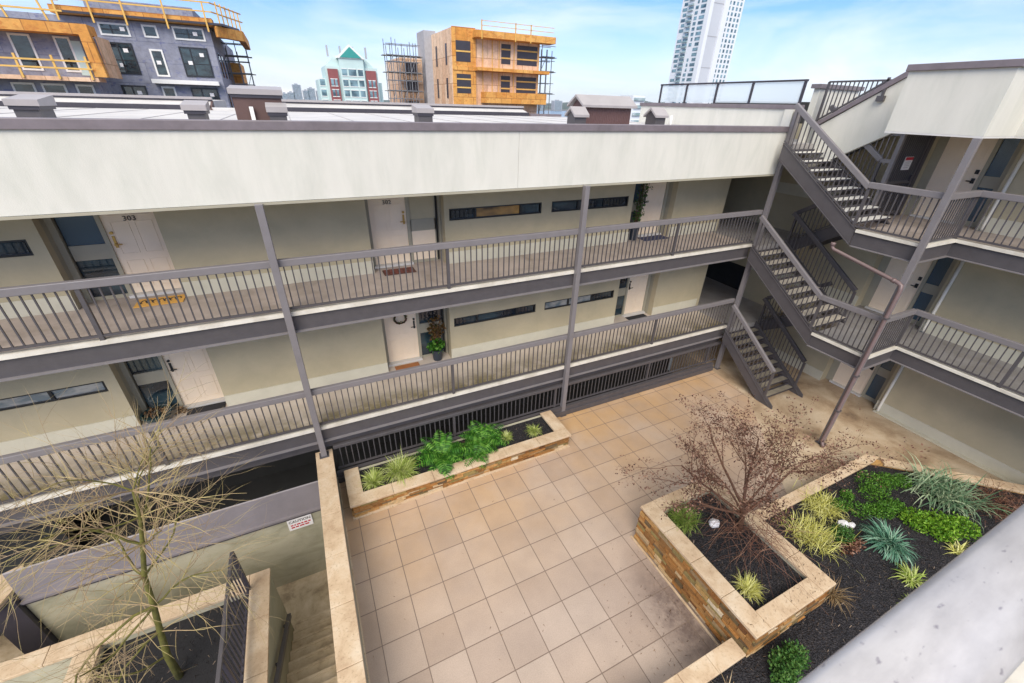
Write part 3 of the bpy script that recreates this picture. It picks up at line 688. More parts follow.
# ================================================================== RIGHT WING
W = thing('stair_wing', 'right hand cream apartment wing with angular walkways and tall roof parapet', 'building', (14.87, 3, 0))
WX = 14.87; WDX = 15.22
RF = {1: 0.0, 2: 2.78, 3: 5.58}
MB().box(15.7, 24, -3, 13.6, -2.9, 8.3).box(15.28, 15.7, -3, 13.6, 7.7, 8.3).box(15.28, 15.7, -3, 13.6, -2.9, 0).build('building_core', 'dark', W)
for lv, z0 in RF.items():
    z1 = z0 + (2.6 if lv != 3 else 2.1)
    MB().box(WX, 15.3, -3, 4.42, z0, z1).build('wall', 'wall', W)
    MB().box(WX, 15.3, 6.1, 13.6 if lv > 1 else 9.8, z0, z1 if lv == 3 else z0 + (2.8 if lv == 2 else 2.78)).build('wall', 'wall', W)
    MB().box(WX - 0.022, WX, -3, 4.42, z0 + 0.002, z0 + 0.34).build('base_band', 'band', W)
    MB().box(WX - 0.022, WX, 6.1, 9.8, z0 + 0.002, z0 + 0.34).build('base_band', 'band', W)
    # bay
    zt = z0 + 2.03
    f = MB().box(WDX - 0.03, WDX + 0.06, 4.42, 4.60, z0, z1).box(WDX - .03, WDX + .06, 4.90, 4.98, z0, zt).box(WDX - .03, WDX + .06, 5.90, 6.1, z0, zt).box(WDX - .03, WDX + .06, 4.6, 6.1, zt, z1)
    D = f.build('door', 'doorframe', W)
    leaf = MB().box(WDX, WDX + 0.05, 4.98, 5.90, z0 + 0.05, zt)
    for c0, c1 in ((5.08, 5.40), (5.49, 5.81)):
        for p0, p1 in ((0.2, 0.72), (0.85, 1.45), (1.55, 1.85)):
            for (q0, q1, r0, r1) in ((c0, c1, p0, p0 + .014), (c0, c1, p1 - .014, p1), (c0, c0 + .014, p0 + .014, p1 - .014), (c1 - .014, c1, p0 + .014, p1 - .014)):
                leaf.box(WDX - 0.008, WDX, q0, q1, z0 + r0, z0 + r1)
    leaf.build('door_leaf', 'door', D)
    MB().box(WDX - 0.12, WDX + 0.05, 4.95, 5.93, z0 + 0.003, z0 + 0.05).build('threshold', 'trim', D)
    hb = MB().box(WDX - 0.03, WDX, 5.02, 5.09, z0 + 0.98, z0 + 1.10).box(WDX - 0.03, WDX, 5.02, 5.09, z0 + 1.2, z0 + 1.30)
    hb.tube([(WDX - .03, 5.05, z0 + 1.03), (WDX - .07, 5.05, z0 + 1.03), (WDX - .07, 5.16, z0 + 1.03)], .014, 6)
    hb.build('door_handle', 'rubber', D)
    S = MB().box(WDX, WDX + .05, 4.6, 4.9, z0, z0 + 0.12).box(WDX, WDX + .05, 4.6, 4.9, z0 + 0.92, z0 + 1.18).build('sidelight', 'doorframe', W)
    MB().box(WDX + .015, WDX + .03, 4.6, 4.9, z0 + 0.12, z0 + 0.92).build('pane', 'glass_obscure', S)
    MB().box(WDX + .015, WDX + .03, 4.6, 4.9, z0 + 1.18, zt).build('pane', 'glass_obscure', S)
    if lv > 1:
        # landing and walkway slab, kerb, fascia: outline runs along landing edge, steps back, then down the wing
        xk, xw, yc, ys = 11.80, 13.12, 4.10, 5.50
        MB().prism([(xk + 0.13, ys - .0), (xk + 0.13, yc + 0.13), (xw + 0.13, yc + 0.13), (xw + 0.13, -3), (15.3, -3), (15.3, 6.3), (13.22, 6.3), (13.22, ys)], 2, z0 - 0.16, z0).build('walkway_slab', 'walk' if lv == 3 else 'walk_grey', W)
        kz0, kz1 = z0 - 0.05, z0 + 0.02
        MB().box(xk, xk + .13, yc, ys, kz0, kz1).box(xk + .13, xw, yc, yc + .13, kz0, kz1).box(xw, xw + .13, -3, yc + .13, kz0, kz1).build('kerb_strip', 'kerb', W)
        b0, b1 = z0 - 0.37, z0 - 0.051
        fb = MB().box(xk + .05, xk + .10, yc + .10, ys + .02, b0, b1).box(xk + .05, xw + .05, yc + .05, yc + .10, b0, b1).box(xw + .05, xw + .10, -3, yc + .10, b0, b1)
        fb.build('fascia_beam', 'metal', W)
        MB().box(xk, xk + .14, yc, ys, b0 - .02, b0).box(xk + .14, xw + .14, yc, yc + .14, b0 - .02, b0).box(xw, xw + .14, -3, yc, b0 - .02, b0).build('beam_flange', 'metal_lite', W)
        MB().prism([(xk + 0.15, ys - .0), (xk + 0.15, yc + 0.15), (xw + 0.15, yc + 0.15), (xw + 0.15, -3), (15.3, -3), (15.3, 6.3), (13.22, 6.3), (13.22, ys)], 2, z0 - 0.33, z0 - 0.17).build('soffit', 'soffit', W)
# roof parapet
MB().box(11.80, 11.95, 4.10, 5.75, 7.69, 8.79).box(11.95, 13.12, 4.10, 4.25, 7.69, 8.79).box(13.12, 13.27, -3, 4.25, 7.69, 8.79).box(11.95, 13.2, 5.6, 5.75, 7.69, 8.79).build('parapet', 'parapet', W)
MB().box(11.74, 12.0, 4.04, 5.80, 8.79, 8.91).box(12.0, 13.3, 4.04, 4.30, 8.79, 8.91).box(13.06, 13.32, -3, 4.04, 8.79, 8.91).box(12.0, 13.26, 5.55, 5.8, 8.79, 8.91).build('parapet_cap', 'cap', W, bevel=0.01)
MB().prism([(11.8, 5.75), (11.8, 4.1), (13.12, 4.1), (13.12, -3), (24, -3), (24, 6.3), (13.2, 6.3), (13.2, 5.75)], 2, 7.655, 7.688).build('soffit', 'trim', W)
MB().prism([(11.95, 5.6), (11.95, 4.25), (13.27, 4.25), (13.27, -3), (24, -3), (24, 6.3), (13.4, 6.3), (13.4, 5.6)], 2, 8.2, 8.38).build('roof', 'roof', W)
# sloping wall beside the stair that climbs to the roof
MB().prism([(5.755, 7.69), (6.15, 7.69), (8.1, 6.5), (8.1, 7.66), (6.38, 8.80), (5.755, 8.80)], 0, 13.2, 13.35).build('sloping_wall', 'parapet', W)
MB().prism([(8.13, 7.67), (8.13, 7.78), (6.40, 8.93), (5.81, 8.93), (5.81, 8.805), (6.38, 8.805)], 0, 13.14, 13.41).build('sloping_cap', 'cap', W)
MB().box(13.2, 15.0, 8.36, 8.52, 7.25, 8.58).build('end_wall', 'parapet', W)
MB().box(13.12, 15.1, 8.30, 8.58, 8.58, 8.68).build('end_wall_cap', 'cap', W)
# triangular guard on the sloping wall
t = thing('roof_stair_guard', 'dark triangular guard rail fixed on the sloping cream wall at the roof stair', 'railing', (13.2, 7.4, 7.8))
MB().bar((13.17, 8.15, 8.72), (13.17, 6.72, 8.72), 0.05, 0.04).build('top_rail', 'metal', t)
MB().bar((13.17, 8.15, 7.79), (13.17, 8.15, 8.72), 0.05, 0.05).bar((13.17, 6.78, 8.35), (13.17, 6.78, 8.78), 0.05, 0.05).box(13.1, 13.19, 6.7, 6.86, 8.28, 8.40).build('post', 'metal', t)
MB().bar((13.17, 8.15, 7.82), (13.17, 6.75, 8.74), 0.04, 0.04).build('bottom_rail', 'metal', t)
mb = MB()
for k in range(1, 13):
    y = 8.15 - k * 0.105; zb = 7.82 + (8.15 - y) * 0.657
    if zb < 8.70: mb.bar((13.17, y, zb), (13.17, y, 8.71), .022, .022)
mb.build('baluster_panel', 'metal', t)

# glazed guard on deck parapet
t = thing('glass_guard', 'dark framed guard with four pale glass panels on the roof deck wall', 'railing', (12.3, 11, 8.17))
ys_ = [13.45, 12.25, 11.0, 9.75, 8.22]
MB().box(12.27, 12.33, 8.17, 13.5, 8.70, 8.745).build('top_rail', 'metal_dark', t)
for i, y in enumerate(ys_): MB().box(12.275, 12.325, y - 0.03, y + 0.03, 8.172, 8.70).build('post', 'metal_dark', t)
for i in range(4): MB().box(12.295, 12.305, ys_[i + 1] + 0.04, ys_[i] - 0.04, 8.2, 8.69).build('glass_panel', 'guardglass', t)

# railings on the wing
for lv, z0 in ((3, 5.60), (2, 2.80)):
    t = thing('landing_railing', ('mauve railing round the upper angled landing of the right wing' if lv == 3 else 'mauve railing round the lower angled landing of the right wing'), 'railing', (11.84, 4.15, z0), 'railings of the right wing landings')
    guard(t, (11.84, 5.62, z0), (11.84, 4.16, z0), 1.05, 0.06, [], step=0.125)
    guard(t, (11.84, 4.16, z0), (13.16, 4.16, z0), 1.05, 0.06, [1.0], step=0.11)
    guard(t, (13.16, 4.16, z0), (13.16, -3, z0), 1.05, 0.06, [0.28, 0.56, 0.85], step=0.125)
# column of the wing
t = thing('steel_column', 'tall pale mauve steel column at the corner of the right wing landings', 'column', (11.74, 4.2, 0), 'steel columns of the walkways')
MB().box(11.69, 11.79, 4.08, 4.20, 0.012, 7.655).build('shaft', 'metal_lite', t, bevel=0.006)
MB().box(11.64, 11.84, 4.03, 4.25, 0.0, 0.012).build('base_plate', 'metal', t)
# brown drain pipe under the upper landing, down the column
t = thing('drain_pipe', 'brown metal drain pipe elbowing under the upper landing and down the corner column', 'pipe', (11.68, 4.3, 0))
MB().tube([(11.75, 5.83, 5.18), (11.75, 5.83, 5.10), (11.75, 5.78, 5.04), (11.66, 4.20, 4.74), (11.635, 4.11, 4.70), (11.63, 4.09, 4.60), (11.63, 4.09, 0.20), (11.61, 4.05, 0.09), (11.57, 3.98, 0.05)], 0.045, 10).build('pipe', 'pipe', t, smooth=True)
MB().tube([(11.67, 4.32, 4.76), (11.66, 4.26, 4.75)], 0.056, 10).tube([(11.75, 5.83, 5.12), (11.75, 5.83, 5.20)], .056, 10).build('coupling', 'pipe', t, smooth=True)
for z in (1.2, 2.3, 3.9): MB().box(11.57, 11.70, 4.03, 4.15, z, z + 0.03).build('bracket', 'metal', t)
# cream downpipes by the wing wall
for z0, z1, lab in ((0.02, 2.40, 'thin cream downpipe beside the ground floor door of the right wing'), (2.8, 5.2, 'thin cream downpipe on the middle storey wall of the right wing'), (5.6, 7.65, 'thin cream downpipe on the top storey wall of the right wing')):
    o = MB().tube([(14.82, 4.30, z1), (14.82, 4.30, z0 + 0.15), (14.78, 4.28, z0 + 0.02)], 0.04, 8).build('downpipe', 'pipe_white', None, smooth=True); tag(o, lab, 'pipe', 'cream downpipes of the right wing')
# curb pad at base of ground wall
o = MB().prism([(14.70, 4.36), (14.846, 4.36), (14.846, -3), (14.70, -3)], 2, 0.002, 0.03).build('foundation_kerb', 'band', W)

# ================================================================== STAIRS
def stair(label, x0, x1, ya, za, yb, zb, n, tread_mat, far_from=None, near_post=True, group='exterior steel stair flights', foot=False, far=None):
    """flight from (ya,za) top to (yb,zb) bottom between x0 and x1"""
    t = thing('steel_stair', label, 'stairs', ((x0 + x1) / 2, yb, zb), group)
    if far: x1 = far
    run = (yb - ya) / (n - 1 + (1 if foot else 0)); rise = (za - zb) / n; slope = (zb - za) / (yb - ya)
    sgn = 1 if yb > ya else -1
    # stringers
    for x in (x0, x1):
        pts = [(ya, za + 0.02), (ya, za - 0.36), (yb, zb - 0.36 if not foot else zb + 0.004), (yb + sgn * (0.0), zb + 0.02)]
        if foot:
            pts = [(ya, za + 0.02), (ya, za - 0.36), (yb - sgn * 0.36 / abs(slope) * .97, zb + 0.004), (yb + sgn * .10, zb + .004), (yb + sgn * .08, zb + .10)]
        s_ = MB().prism(pts, 0, x - 0.02, x + 0.02)
        # flanges
        d = Vector((0, yb - ya, zb - za)).normalized()
        s_.bar((x, ya, za + 0.02), (x, yb, zb + 0.02), 0.075, 0.016)
        if not foot: s_.bar((x, ya, za - 0.36), (x, yb, zb - 0.36), 0.075, 0.016)
        s_.build('stringer', 'metal', t)
    for k in range(1, n + (1 if foot else 0)):
        if k >= n and foot: break
        z = za - rise * k; y = ya + run * (k - 1)
        y2 = y + sgn * (abs(run) - 0.012)
        tr = MB().box(x0 + 0.024, x1 - 0.024, y + sgn * 0.035, y2 - sgn * 0.022, z - 0.03, z).build('tread', tread_mat, t)
        MB().box(x0 + 0.022, x1 - 0.022, y2 - sgn * 0.02, y2, z - 0.05, z - 0.012).box(x0 + 0.022, x1 - 0.022, y + sgn * .03, y2 - sgn * 0.0205, z - 0.05, z - 0.031).box(x0 + .022, x1 - .022, y + sgn * 0.015, y + sgn * .0295, z - .05, z + rise * .3).build('tread_pan_and_gap_shade', 'metal_dark', tr)  # steel pan under tread; dark back plate stands in for shade in gap
    return t, slope
def stair_guard(t, x, ya, za, yb, zb, top=0.95, mat_r='metal_lite', foot_post=True):
    guard(t, (x, ya, za + 0.02), (x, yb, zb + 0.02), top, 0.06, [1.0] if foot_post else [], step=0.112, mat_r=mat_r, rail=(0.09, 0.12), brail=(.03, .03))
M['tread_white'] = simple('worn white treads', (0.82, 0.79, 0.72), 0.8, var=0.15, scale=5)
M['tread_tan'] = simple('tan worn treads', (0.56, 0.50, 0.41), 0.8, var=0.2, scale=5)
M['tread_dark'] = simple('mossy brown treads', (0.24, 0.21, 0.16), 0.8, var=0.25, scale=5)
A, _ = stair('upper white treaded flight from the roof deck down to the upper landing', 11.84, 13.2, 7.98, 7.25, 5.53, 5.58, 9, 'tread_white', far=13.30)
stair_guard(A, 11.84, 7.98, 7.25, 5.60, 5.62); stair_guard(A, 13.3, 7.98, 7.25, 6.3, 6.10)
MB().bar((13.3, 7.66, 7.53), (13.3, 6.02, 7.60), .05, .06).bar((13.3, 6.04, 5.62), (13.3, 6.04, 7.60), .09, .09).bar((13.3, 6.3, 7.0), (13.3, 6.08, 7.0), .07, .09).build('upper_frame', 'metal_lite', A)
mb = MB()
for k in range(13):
    y = 7.58 - k * .115; mb.bar((13.3, y, 6.5 + (y - 6.1) * .59 + .35), (13.3, y, 7.54), .022, .022)
mb.build('baluster_panel', 'metal_lite', A)
Bf, _ = stair('middle flight with tan treads from the upper walkway down to the lower landing', 11.84, 13.2, 7.98, 4.45, 5.50, 2.78, 9, 'tread_tan', far=13.32)
stair_guard(Bf, 11.84, 7.98, 4.45, 5.60, 2.84); stair_guard(Bf, 13.32, 7.98, 4.45, 5.60, 2.84, mat_r='metal')
Cf, _ = stair('lowest flight with dark treads from the lower walkway down to the patio', 11.84, 13.2, 7.98, 1.65, 5.80, 0.0, 9, 'tread_dark', foot=True, far=13.32)
stair_guard(Cf, 11.84, 7.98, 1.62, 6.05, 0.22, 0.98); stair_guard(Cf, 13.32, 7.98, 1.62, 6.05, 0.22, 0.98, mat_r='metal')
for (za, zb, lab) in ((5.58, 4.45, 'short shaded return flight up to the upper landing behind the main stairs'), (2.78, 1.65, 'short shaded return flight up to the lower landing behind the main stairs'), (8.38, 7.25, 'short flight behind the sloping wall up to the right wing roof')):
    q, _ = stair(lab, 13.46, 14.8, 6.3, za, 7.95, zb, 6, 'tread_dark')
    if za < 8: stair_guard(q, 13.46, 6.3, za, 7.95, zb, mat_r='metal')

# barred gate on upper landing
t = thing('security_gate', 'dark barred steel gate beside the door on the upper right landing', 'gate', (13.5, 6.1, 5.58))
gf = MB()
gf.box(13.44, 13.52, 6.06, 6.14, 5.60, 7.64).box(14.62, 14.70, 6.06, 6.14, 5.60, 7.64).box(13.52, 14.62, 6.07, 6.13, 7.56, 7.64).box(13.52, 14.62, 6.07, 6.13, 6.45, 6.52).box(13.52, 14.62, 6.07, 6.13, 5.66, 5.73)
gf.build('gate_frame', 'metal', t)
gb = MB()
for k in range(11): gb.box(13.60 + k * 0.093, 13.62 + k * 0.093, 6.085, 6.115, 5.73, 7.56)
gb.build('gate_bars', 'metal', t)
MB().box(14.70, 14.87, 6.05, 6.14, 5.6, 7.64).box(13.52, 14.62, 6.14, 6.145, 5.7, 6.46).build('infill_panel', 'metal_dark', t)
MB().box(14.5, 14.6, 6.03, 6.07, 6.5, 6.66).build('lock_box', 'metal_dark', t)
t = thing('notice_sign', 'white notice with a red header hanging on the barred gate', 'sign', (14.0, 6.03, 6.8))
MB().box(13.84, 14.20, 6.035, 6.05, 6.79, 7.10).build('board', 'sign_white', t)
MB().box(13.85, 14.19, 6.030, 6.035, 7.02, 7.09).build('header', 'red', t)
tl = MB()
for k in range(4): tl.box(13.89, 14.15 - 0.03 * (k % 2), 6.032, 6.035, 6.97 - k * 0.045, 6.982 - k * 0.045)
tl.build('text_lines', simple('grey small print', (0.3, 0.3, 0.33), 0.6), t)

# ================================================================== LOW WALLS AND PLANTERS
def coping(name_parent, x0, x1, y0, y1, z0, z1, along, step=0.62, mat='capstone', name='coping_stone'):
    """row of coping stones with hairline joints, one mesh"""
    mb = MB(); L0, L1 = (x0, x1) if along == 'x' else (y0, y1); n = max(1, round((L1 - L0) / step)); g = 0.003
    for k in range(n):
        a = L0 + (L1 - L0) * k / n + g; b = L0 + (L1 - L0) * (k + 1) / n - g
        dz = rnd.uniform(-.003, .003)
        if along == 'x': mb.box(a, b, y0, y1, z0, z1 + dz)
        else: mb.box(x0, x1, a, b, z0, z1 + dz)
    return mb.build(name, mat, name_parent, bevel=0.008)

def veneer(p, q, nrm, z0, z1, mb, rs, course=0.058):
    """ledge stones along p->q (xy) facing nrm"""
    p, q = Vector((*p, 0)), Vector((*q, 0)); L = (q - p).length; d = (q - p) / L; nv = Vector((*nrm, 0))
    z = z0; row = 0
    while z < z1 - 0.01:
        hh = course * rs.uniform(0.7, 1.35); hh = min(hh, z1 - z); x = 0
        while x < L:
            w = min(rs.uniform(0.10, 0.42), L - x)
            if L - x - w < 0.06: w = L - x
            o = rs.uniform(0.004, 0.04)
            a = p + d * (x + 0.004); b = p + d * (x + w - 0.004)
            c = [a - nv * 0.04, b - nv * 0.04, b + nv * o, a + nv * o]
            zz0, zz1 = z + 0.004, z + hh - 0.004
            vs = [(v.x, v.y, zz0) for v in c] + [(v.x, v.y, zz1) for v in c]
            fs = [(0, 3, 2, 1), (4, 5, 6, 7), (0, 1, 5, 4), (1, 2, 6, 5), (2, 3, 7, 6), (3, 0, 4, 7)]
            if (b - a).cross(nv).z > 0: fs = [f[::-1] for f in fs]
            mb.add(vs, fs); x += w
        z += hh; row += 1
    return mb
rs1 = random.Random(11)

# wall between the patio and the sunken stair
t = thing('coping_wall', 'long low wall with pale sandstone coping between the patio and the sunken stair', 'wall', (-0.66, 4, 0))
MB().box(-0.80, -0.51, -3, 8.02, -2.4, 0.87).build('wall_body', 'greenwall', t)
coping(t, -0.84, -0.48, -3, 8.26, 0.87, 0.93, 'y', 0.92)
MB().box(-0.509, -0.485, -3, 8.0, 0.003, 0.05).build('skirting', 'capstone', t)

# long planter
t = thing('stone_planter', 'long narrow ledgestone planter of ferns against the dark railing', 'planter', (2.4, 7.4, 0))
lp = MB(); veneer((-0.29, 6.91), (5.18, 6.91), (0, -1), 0.03, 0.36, lp, rs1); veneer((5.18, 6.91), (5.18, 7.95), (1, 0), 0.03, 0.36, lp, rs1); veneer((-0.29, 7.95), (-0.29, 6.91), (-1, 0), 0.03, 0.36, lp, rs1)
lp.build('ledgestone', 'stone', t)
MB().box(-0.285, 5.175, 6.945, 7.10, 0.003, 0.36).box(-.285, -.08, 7.1, 7.95, .003, .36).box(4.97, 5.175, 7.1, 7.95, .003, .36).box(-0.08, 4.97, 7.92, 7.98, 0.003, 0.34).build('core', 'greenwall', t)
MB().box(-0.33, 5.22, 6.84, 6.945, 0.003, 0.03).build('footing', 'capstone', t)
coping(t, -0.34, 5.24, 6.86, 7.16, 0.36, 0.42, 'x', 0.9)
coping(t, -0.34, -0.02, 7.163, 7.98, 0.36, 0.42, 'y', 0.9); coping(t, 4.90, 5.24, 7.163, 7.98, 0.36, 0.42, 'y', 0.9)
MB().box(-0.08, 4.97, 7.1, 7.92, 0.2, 0.33).build('soil', 'mulch', t)

# square planter
t = thing('stone_planter', 'tall square ledgestone planter holding the small reddish tree', 'planter', (6.0, 2.7, 0))
sp = MB(); X0, X1, Y0, Y1, ZT = 5.03, 6.98, 1.36, 3.97, 0.91
veneer((X0, Y1), (X0, Y0), (-1, 0), 0.03, ZT, sp, rs1, 0.075); veneer((X0, Y0), (X1, Y0), (0, -1), 0.03, ZT, sp, rs1, 0.075)
veneer((X1, Y0), (X1, Y1), (1, 0), 0.03, ZT, sp, rs1, 0.075); veneer((X1, Y1), (X0, Y1), (0, 1), 0.03, ZT, sp, rs1, 0.075)
sp.build('ledgestone', 'stone', t)
c_ = MB().box(X0 + .03, X0 + .28, Y0 + .03, Y1 - .03, .003, ZT).box(X1 - .28, X1 - .03, Y0 + .03, Y1 - .03, .003, ZT).box(X0 + .28, X1 - .28, Y0 + .03, Y0 + .25, .003, ZT).box(X0 + .28, X1 - .28, Y1 - .25, Y1 - .03, .003, ZT)
c_.build('core', 'greenwall', t)
MB().box(X0 - .08, X0 - .045, Y0, Y1 + .05, .003, .03).build('footing', 'capstone', t)
coping(t, 5.0, 5.33, 1.33, 4.0, ZT, ZT + .06, 'y', 0.68); coping(t, 6.68, 7.02, 1.33, 4.0, ZT, ZT + .06, 'y', 0.68)
coping(t, 5.333, 6.677, 1.33, 1.62, ZT, ZT + .06, 'x', 0.7); coping(t, 5.333, 6.677, 3.72, 4.0, ZT, ZT + .06, 'x', 0.7)
MB().box(5.28, 6.72, 1.58, 3.76, 0.6, 0.84).build('soil', 'mulch', t)

# large bed: retaining edge and mulch
t = thing('garden_bed', 'large raised bed of black mulch edged with pale sandstone coping', 'planter', (9, 1.5, 0))
coping(t, -0.4, 5.0, 1.34, 1.62, 0.39, 0.45, 'x', 0.62)
MB().box(-0.4, 4.99, 1.38, 1.59, 0.003, 0.39).build('edge_wall', 'capstone', t)
coping(t, 7.03, 11.55, 2.93, 3.17, 0.39, 0.45, 'x', 0.62)
MB().box(7.05, 11.6, 2.96, 3.13, 0.003, 0.39).build('edge_wall', 'capstone', t)
# diagonal edge
def diag(mb, a, b, w0, w1, z0, z1):
    a, b = Vector((*a, 0)), Vector((*b, 0)); d = (b - a).normalized(); nrm = Vector((d.y, -d.x, 0))
    pts = [a + nrm * w0, b + nrm * w0, b + nrm * w1, a + nrm * w1]
    mb.prism([(p.x, p.y) for p in pts][::-1], 2, z0, z1)
mb = MB(); A0, A1 = Vector((11.75, 3.15)), Vector((15.1, 0.13))
n = 6
mb.prism([(11.55, 2.93), (11.66, 2.93), (11.95, 2.967), (11.75, 3.17), (11.55, 3.17)], 2, 0.392, 0.452)
for k in range(n):
    a = A0.lerp(A1, k / n + 0.001 + (0.065 if k == 0 else 0)); b = A0.lerp(A1, (k + 1) / n - 0.001); diag(mb, a, b, 0.0, 0.26, 0.39, 0.45)
mb.build('coping_stone', 'capstone', t, bevel=0.006)
mb = MB(); diag(mb, A0, A1, 0.06, 0.22, 0.003, 0.39); mb.build('edge_wall', 'stone', t)
MB().prism([(-0.4, -3), (-0.4, 1.37), (4.99, 1.37), (7.03, 1.37), (7.03, 2.95), (11.62, 2.95), (14.7, 0.25), (14.7, -3)], 2, 0.005, 0.34).build('soil', 'mulch', t)

# left planter walls
t = thing('sunken_planter', 'low planter with sandstone coping holding the mossy bare tree beside the sunken stair', 'planter', (-3.3, 5, -0.1))
MB().box(-2.24, -1.97, -3, 6.38, -2.4, -0.06).box(-8.5, -2.24, 6.12, 6.38, -2.4, -0.06).box(-4.76, -4.46, -3, 6.12, -2.4, -0.06).build('wall_body', 'greenwall', t)
coping(t, -2.28, -1.94, -3, 6.41, -0.06, 0.0, 'y', 0.9); coping(t, -9.0, -2.283, 6.09, 6.41, -0.06, 0.0, 'x', 0.9); coping(t, -4.78, -4.43, -3, 6.087, -0.06, 0.0, 'y', 0.9)
MB().box(-4.46, -2.24, -3, 6.12, -0.9, -0.2).build('soil', simple('wet black soil', (0.016, 0.015, 0.016), 0.7, var=.4, scale=40, bump=.5, bscale=50), t)
MB().box(-9, -4.76, -3, 6.12, -1.5, -1.2).build('lower_bed', 'greenwall', t)
# end wall of court at far left
t = thing('court_pier', 'short sandstone topped pier at the end of the mauve flashing', 'wall', (-6.3, 8.0, -2.4))
MB().box(-6.5, -6.06, 7.6, 8.3, -2.4, 0.0).build('wall_body', 'metal_dark', t)
MB().prism([(-6.45, 7.5), (-6.2, 7.45), (-6.02, 8.0), (-6.15, 8.35), (-6.55, 8.2)], 2, 0.0, 0.08).build('coping_stone', 'capstone', t)

# sunken stair
t = thing('sunken_stair', 'stained concrete steps going down between the coping walls', 'stairs', (-1.4, 5, -2.4))
st = MB(); n = 17
for k in range(1, n):
    st.box(-1.965, -0.81, 6.55 - 0.29 * k, 6.55 - 0.29 * (k - 1) - 0.003, -2.4 + 0.0, -2.4 + 0.165 * k)
st.build('steps', 'stairconc', t)
ns = MB()
for k in range(1, n): ns.box(-1.96, -0.815, 6.55 - 0.29 * (k - 1) - 0.05, 6.55 - 0.29 * (k - 1) + 0.004, -2.4 + .165 * k + 0.001, -2.4 + 0.165 * k + 0.006)
ns.build('nosing', 'stairconc', t)
t = thing('handrail', 'dark mauve handrail on the wall of the sunken stair', 'railing', (-1.88, 6, -1.3))
MB().bar((-1.87, 6.12, -1.26), (-1.87, 1.5, 1.45), 0.075, 0.10).build('rail', 'metal', t, bevel=0.01)
for y in (5.9, 4.9, 3.9): MB().box(-1.96, -1.88, y - 0.02, y + 0.02, -1.26 + (6.12 - y) * 0.586 - 0.09, -1.26 + (6.12 - y) * 0.586 - 0.04).build('bracket', 'metal_dark', t)
# guard on left planter
t = thing('planter_railing', 'dark plum guard rail standing on the coping beside the sunken stair', 'railing', (-2.3, 5, 0))
guard(t, (-2.27, 6.10, 0.0), (-2.27, -1, 0.0), 1.12, 0.10, [0.0, 0.25, 0.5], rail=(0.06, 0.05), mat_r='metal', mat_b='metal_dark', step=0.115, bal=0.02, post_w=.05)

# caution sign
t = thing('caution_sign', 'small white CAUTION sign with red small print under the mauve flashing', 'sign', (-1.45, 7.68, -0.42))
MB().box(-1.70, -1.20, 7.675, 7.69, -0.63, -0.29).build('board', 'sign_white', t)
text_mb('CAUTION', 0.10, (-1.45, 7.672, -0.375), (1, 0, 0), (0, 0, 1), 0.004, 1.0).build('lettering', 'ink', t)
sm = MB()
for row, ws in enumerate(((0.05, .03, .07, .04, .06, .05), (0.07, .06, .09, .08))):
    x = -1.65
    for w_ in ws: sm.box(x, x + w_, 7.670, 7.674, -0.46 - row * 0.07 - 0.035, -0.46 - row * 0.07); x += w_ + 0.022
sm.build('small_print', 'red', t)

# foreground rail of the walkway the photo is taken from
t = thing('near_railing', 'broad wet mauve top rail of the walkway in the foreground', 'railing', (1, 0, 6.65))
prof = [(-0.105, 6.50), (-0.115, 6.55), (-0.105, 6.578), (-0.07, 6.606), (-0.03, 6.628), (0.02, 6.644), (0.07, 6.648), (0.112, 6.645), (0.130, 6.634), (0.137, 6.61), (0.137, 6.50)]
MB().prism(prof, 0, -2.5, 4.5).build('top_rail', 'nearrail', t, smooth=True)
pm = MB()
for k in range(50): pm.box(-2.4 + k * .135, -2.376 + k * .135, 0.0, 0.024, 5.70, 6.53)
pm.build('baluster_panel', 'metal', t)
MB().box(-2.5, 4.5, -0.01, 0.03, 5.66, 5.70).build('bottom_rail', 'metal', t)
for x in (-2.4, 1.0 - 2.0, 4.3): MB().box(x, x + .07, -.03, .04, 5.58, 6.53).build('post', 'metal', t)
t = thing('near_walkway', 'pale walkway floor behind the foreground rail', 'walkway', (1, -1, 5.5))
MB().box(0.4, 5, -0.55, 0.09, 5.42, 5.58).build('slab', 'kerb', t)

# ================================================================== ROOF EQUIPMENT
def doghouse(label, x0, x1, y0, y1, z0, z1, lip=0.05, body='metal', top='ventmetal', group='roof vents'):
    t = thing('roof_vent', label, 'vent', ((x0 + x1) / 2, y0, z0), group)
    MB().box(x0 + lip, x1 - lip, y0 + lip, y1 - lip, z0, z1 - 0.15).build('base', body, t)
    MB().box(x0 + lip * .4, x1 - lip * .4, y0 + lip * .4, y1 - lip * .4, z1 - 0.15, z1 - 0.10).build('louvre', 'metal_dark', t)
    MB().prism([(y0, z1 - 0.10), (y0, z1 - 0.02), (y1, z1 + 0.04), (y1, z1 - 0.10)], 0, x0, x1).build('hood', top, t)
def gable(name, label, x0, x1, y0, y1, z0, ze, zr, body, cat='vent', over=0.08, group=None):
    t = thing(name, label, cat, ((x0 + x1) / 2, y0, z0), group)
    ym = (y0 + y1) / 2
    MB().prism([(y0, z0), (y1, z0), (y1, ze), (ym, zr - .02), (y0, ze)], 0, x0, x1).build('wall', body, t)
    MB().prism([(y0 - over, ze - 0.03), (ym, zr), (y1 + over, ze - 0.03), (y1 + over, ze + 0.02), (ym, zr + 0.05), (y0 - over, ze + 0.02)], 0, x0 - over, x1 + over).build('roof', 'ventmetal', t)
    MB().box(x0 + .1, x1 - .1, y0 - 0.01, y0 - 0.002, z0 + (ze - z0) * .1, z0 + (ze - z0) * .12).build('trim', 'metal_dark', t)
doghouse('low metal roof vent at the far left above the parapet', -3.5, -3.13, 9.1, 9.7, 7.515, 7.88)
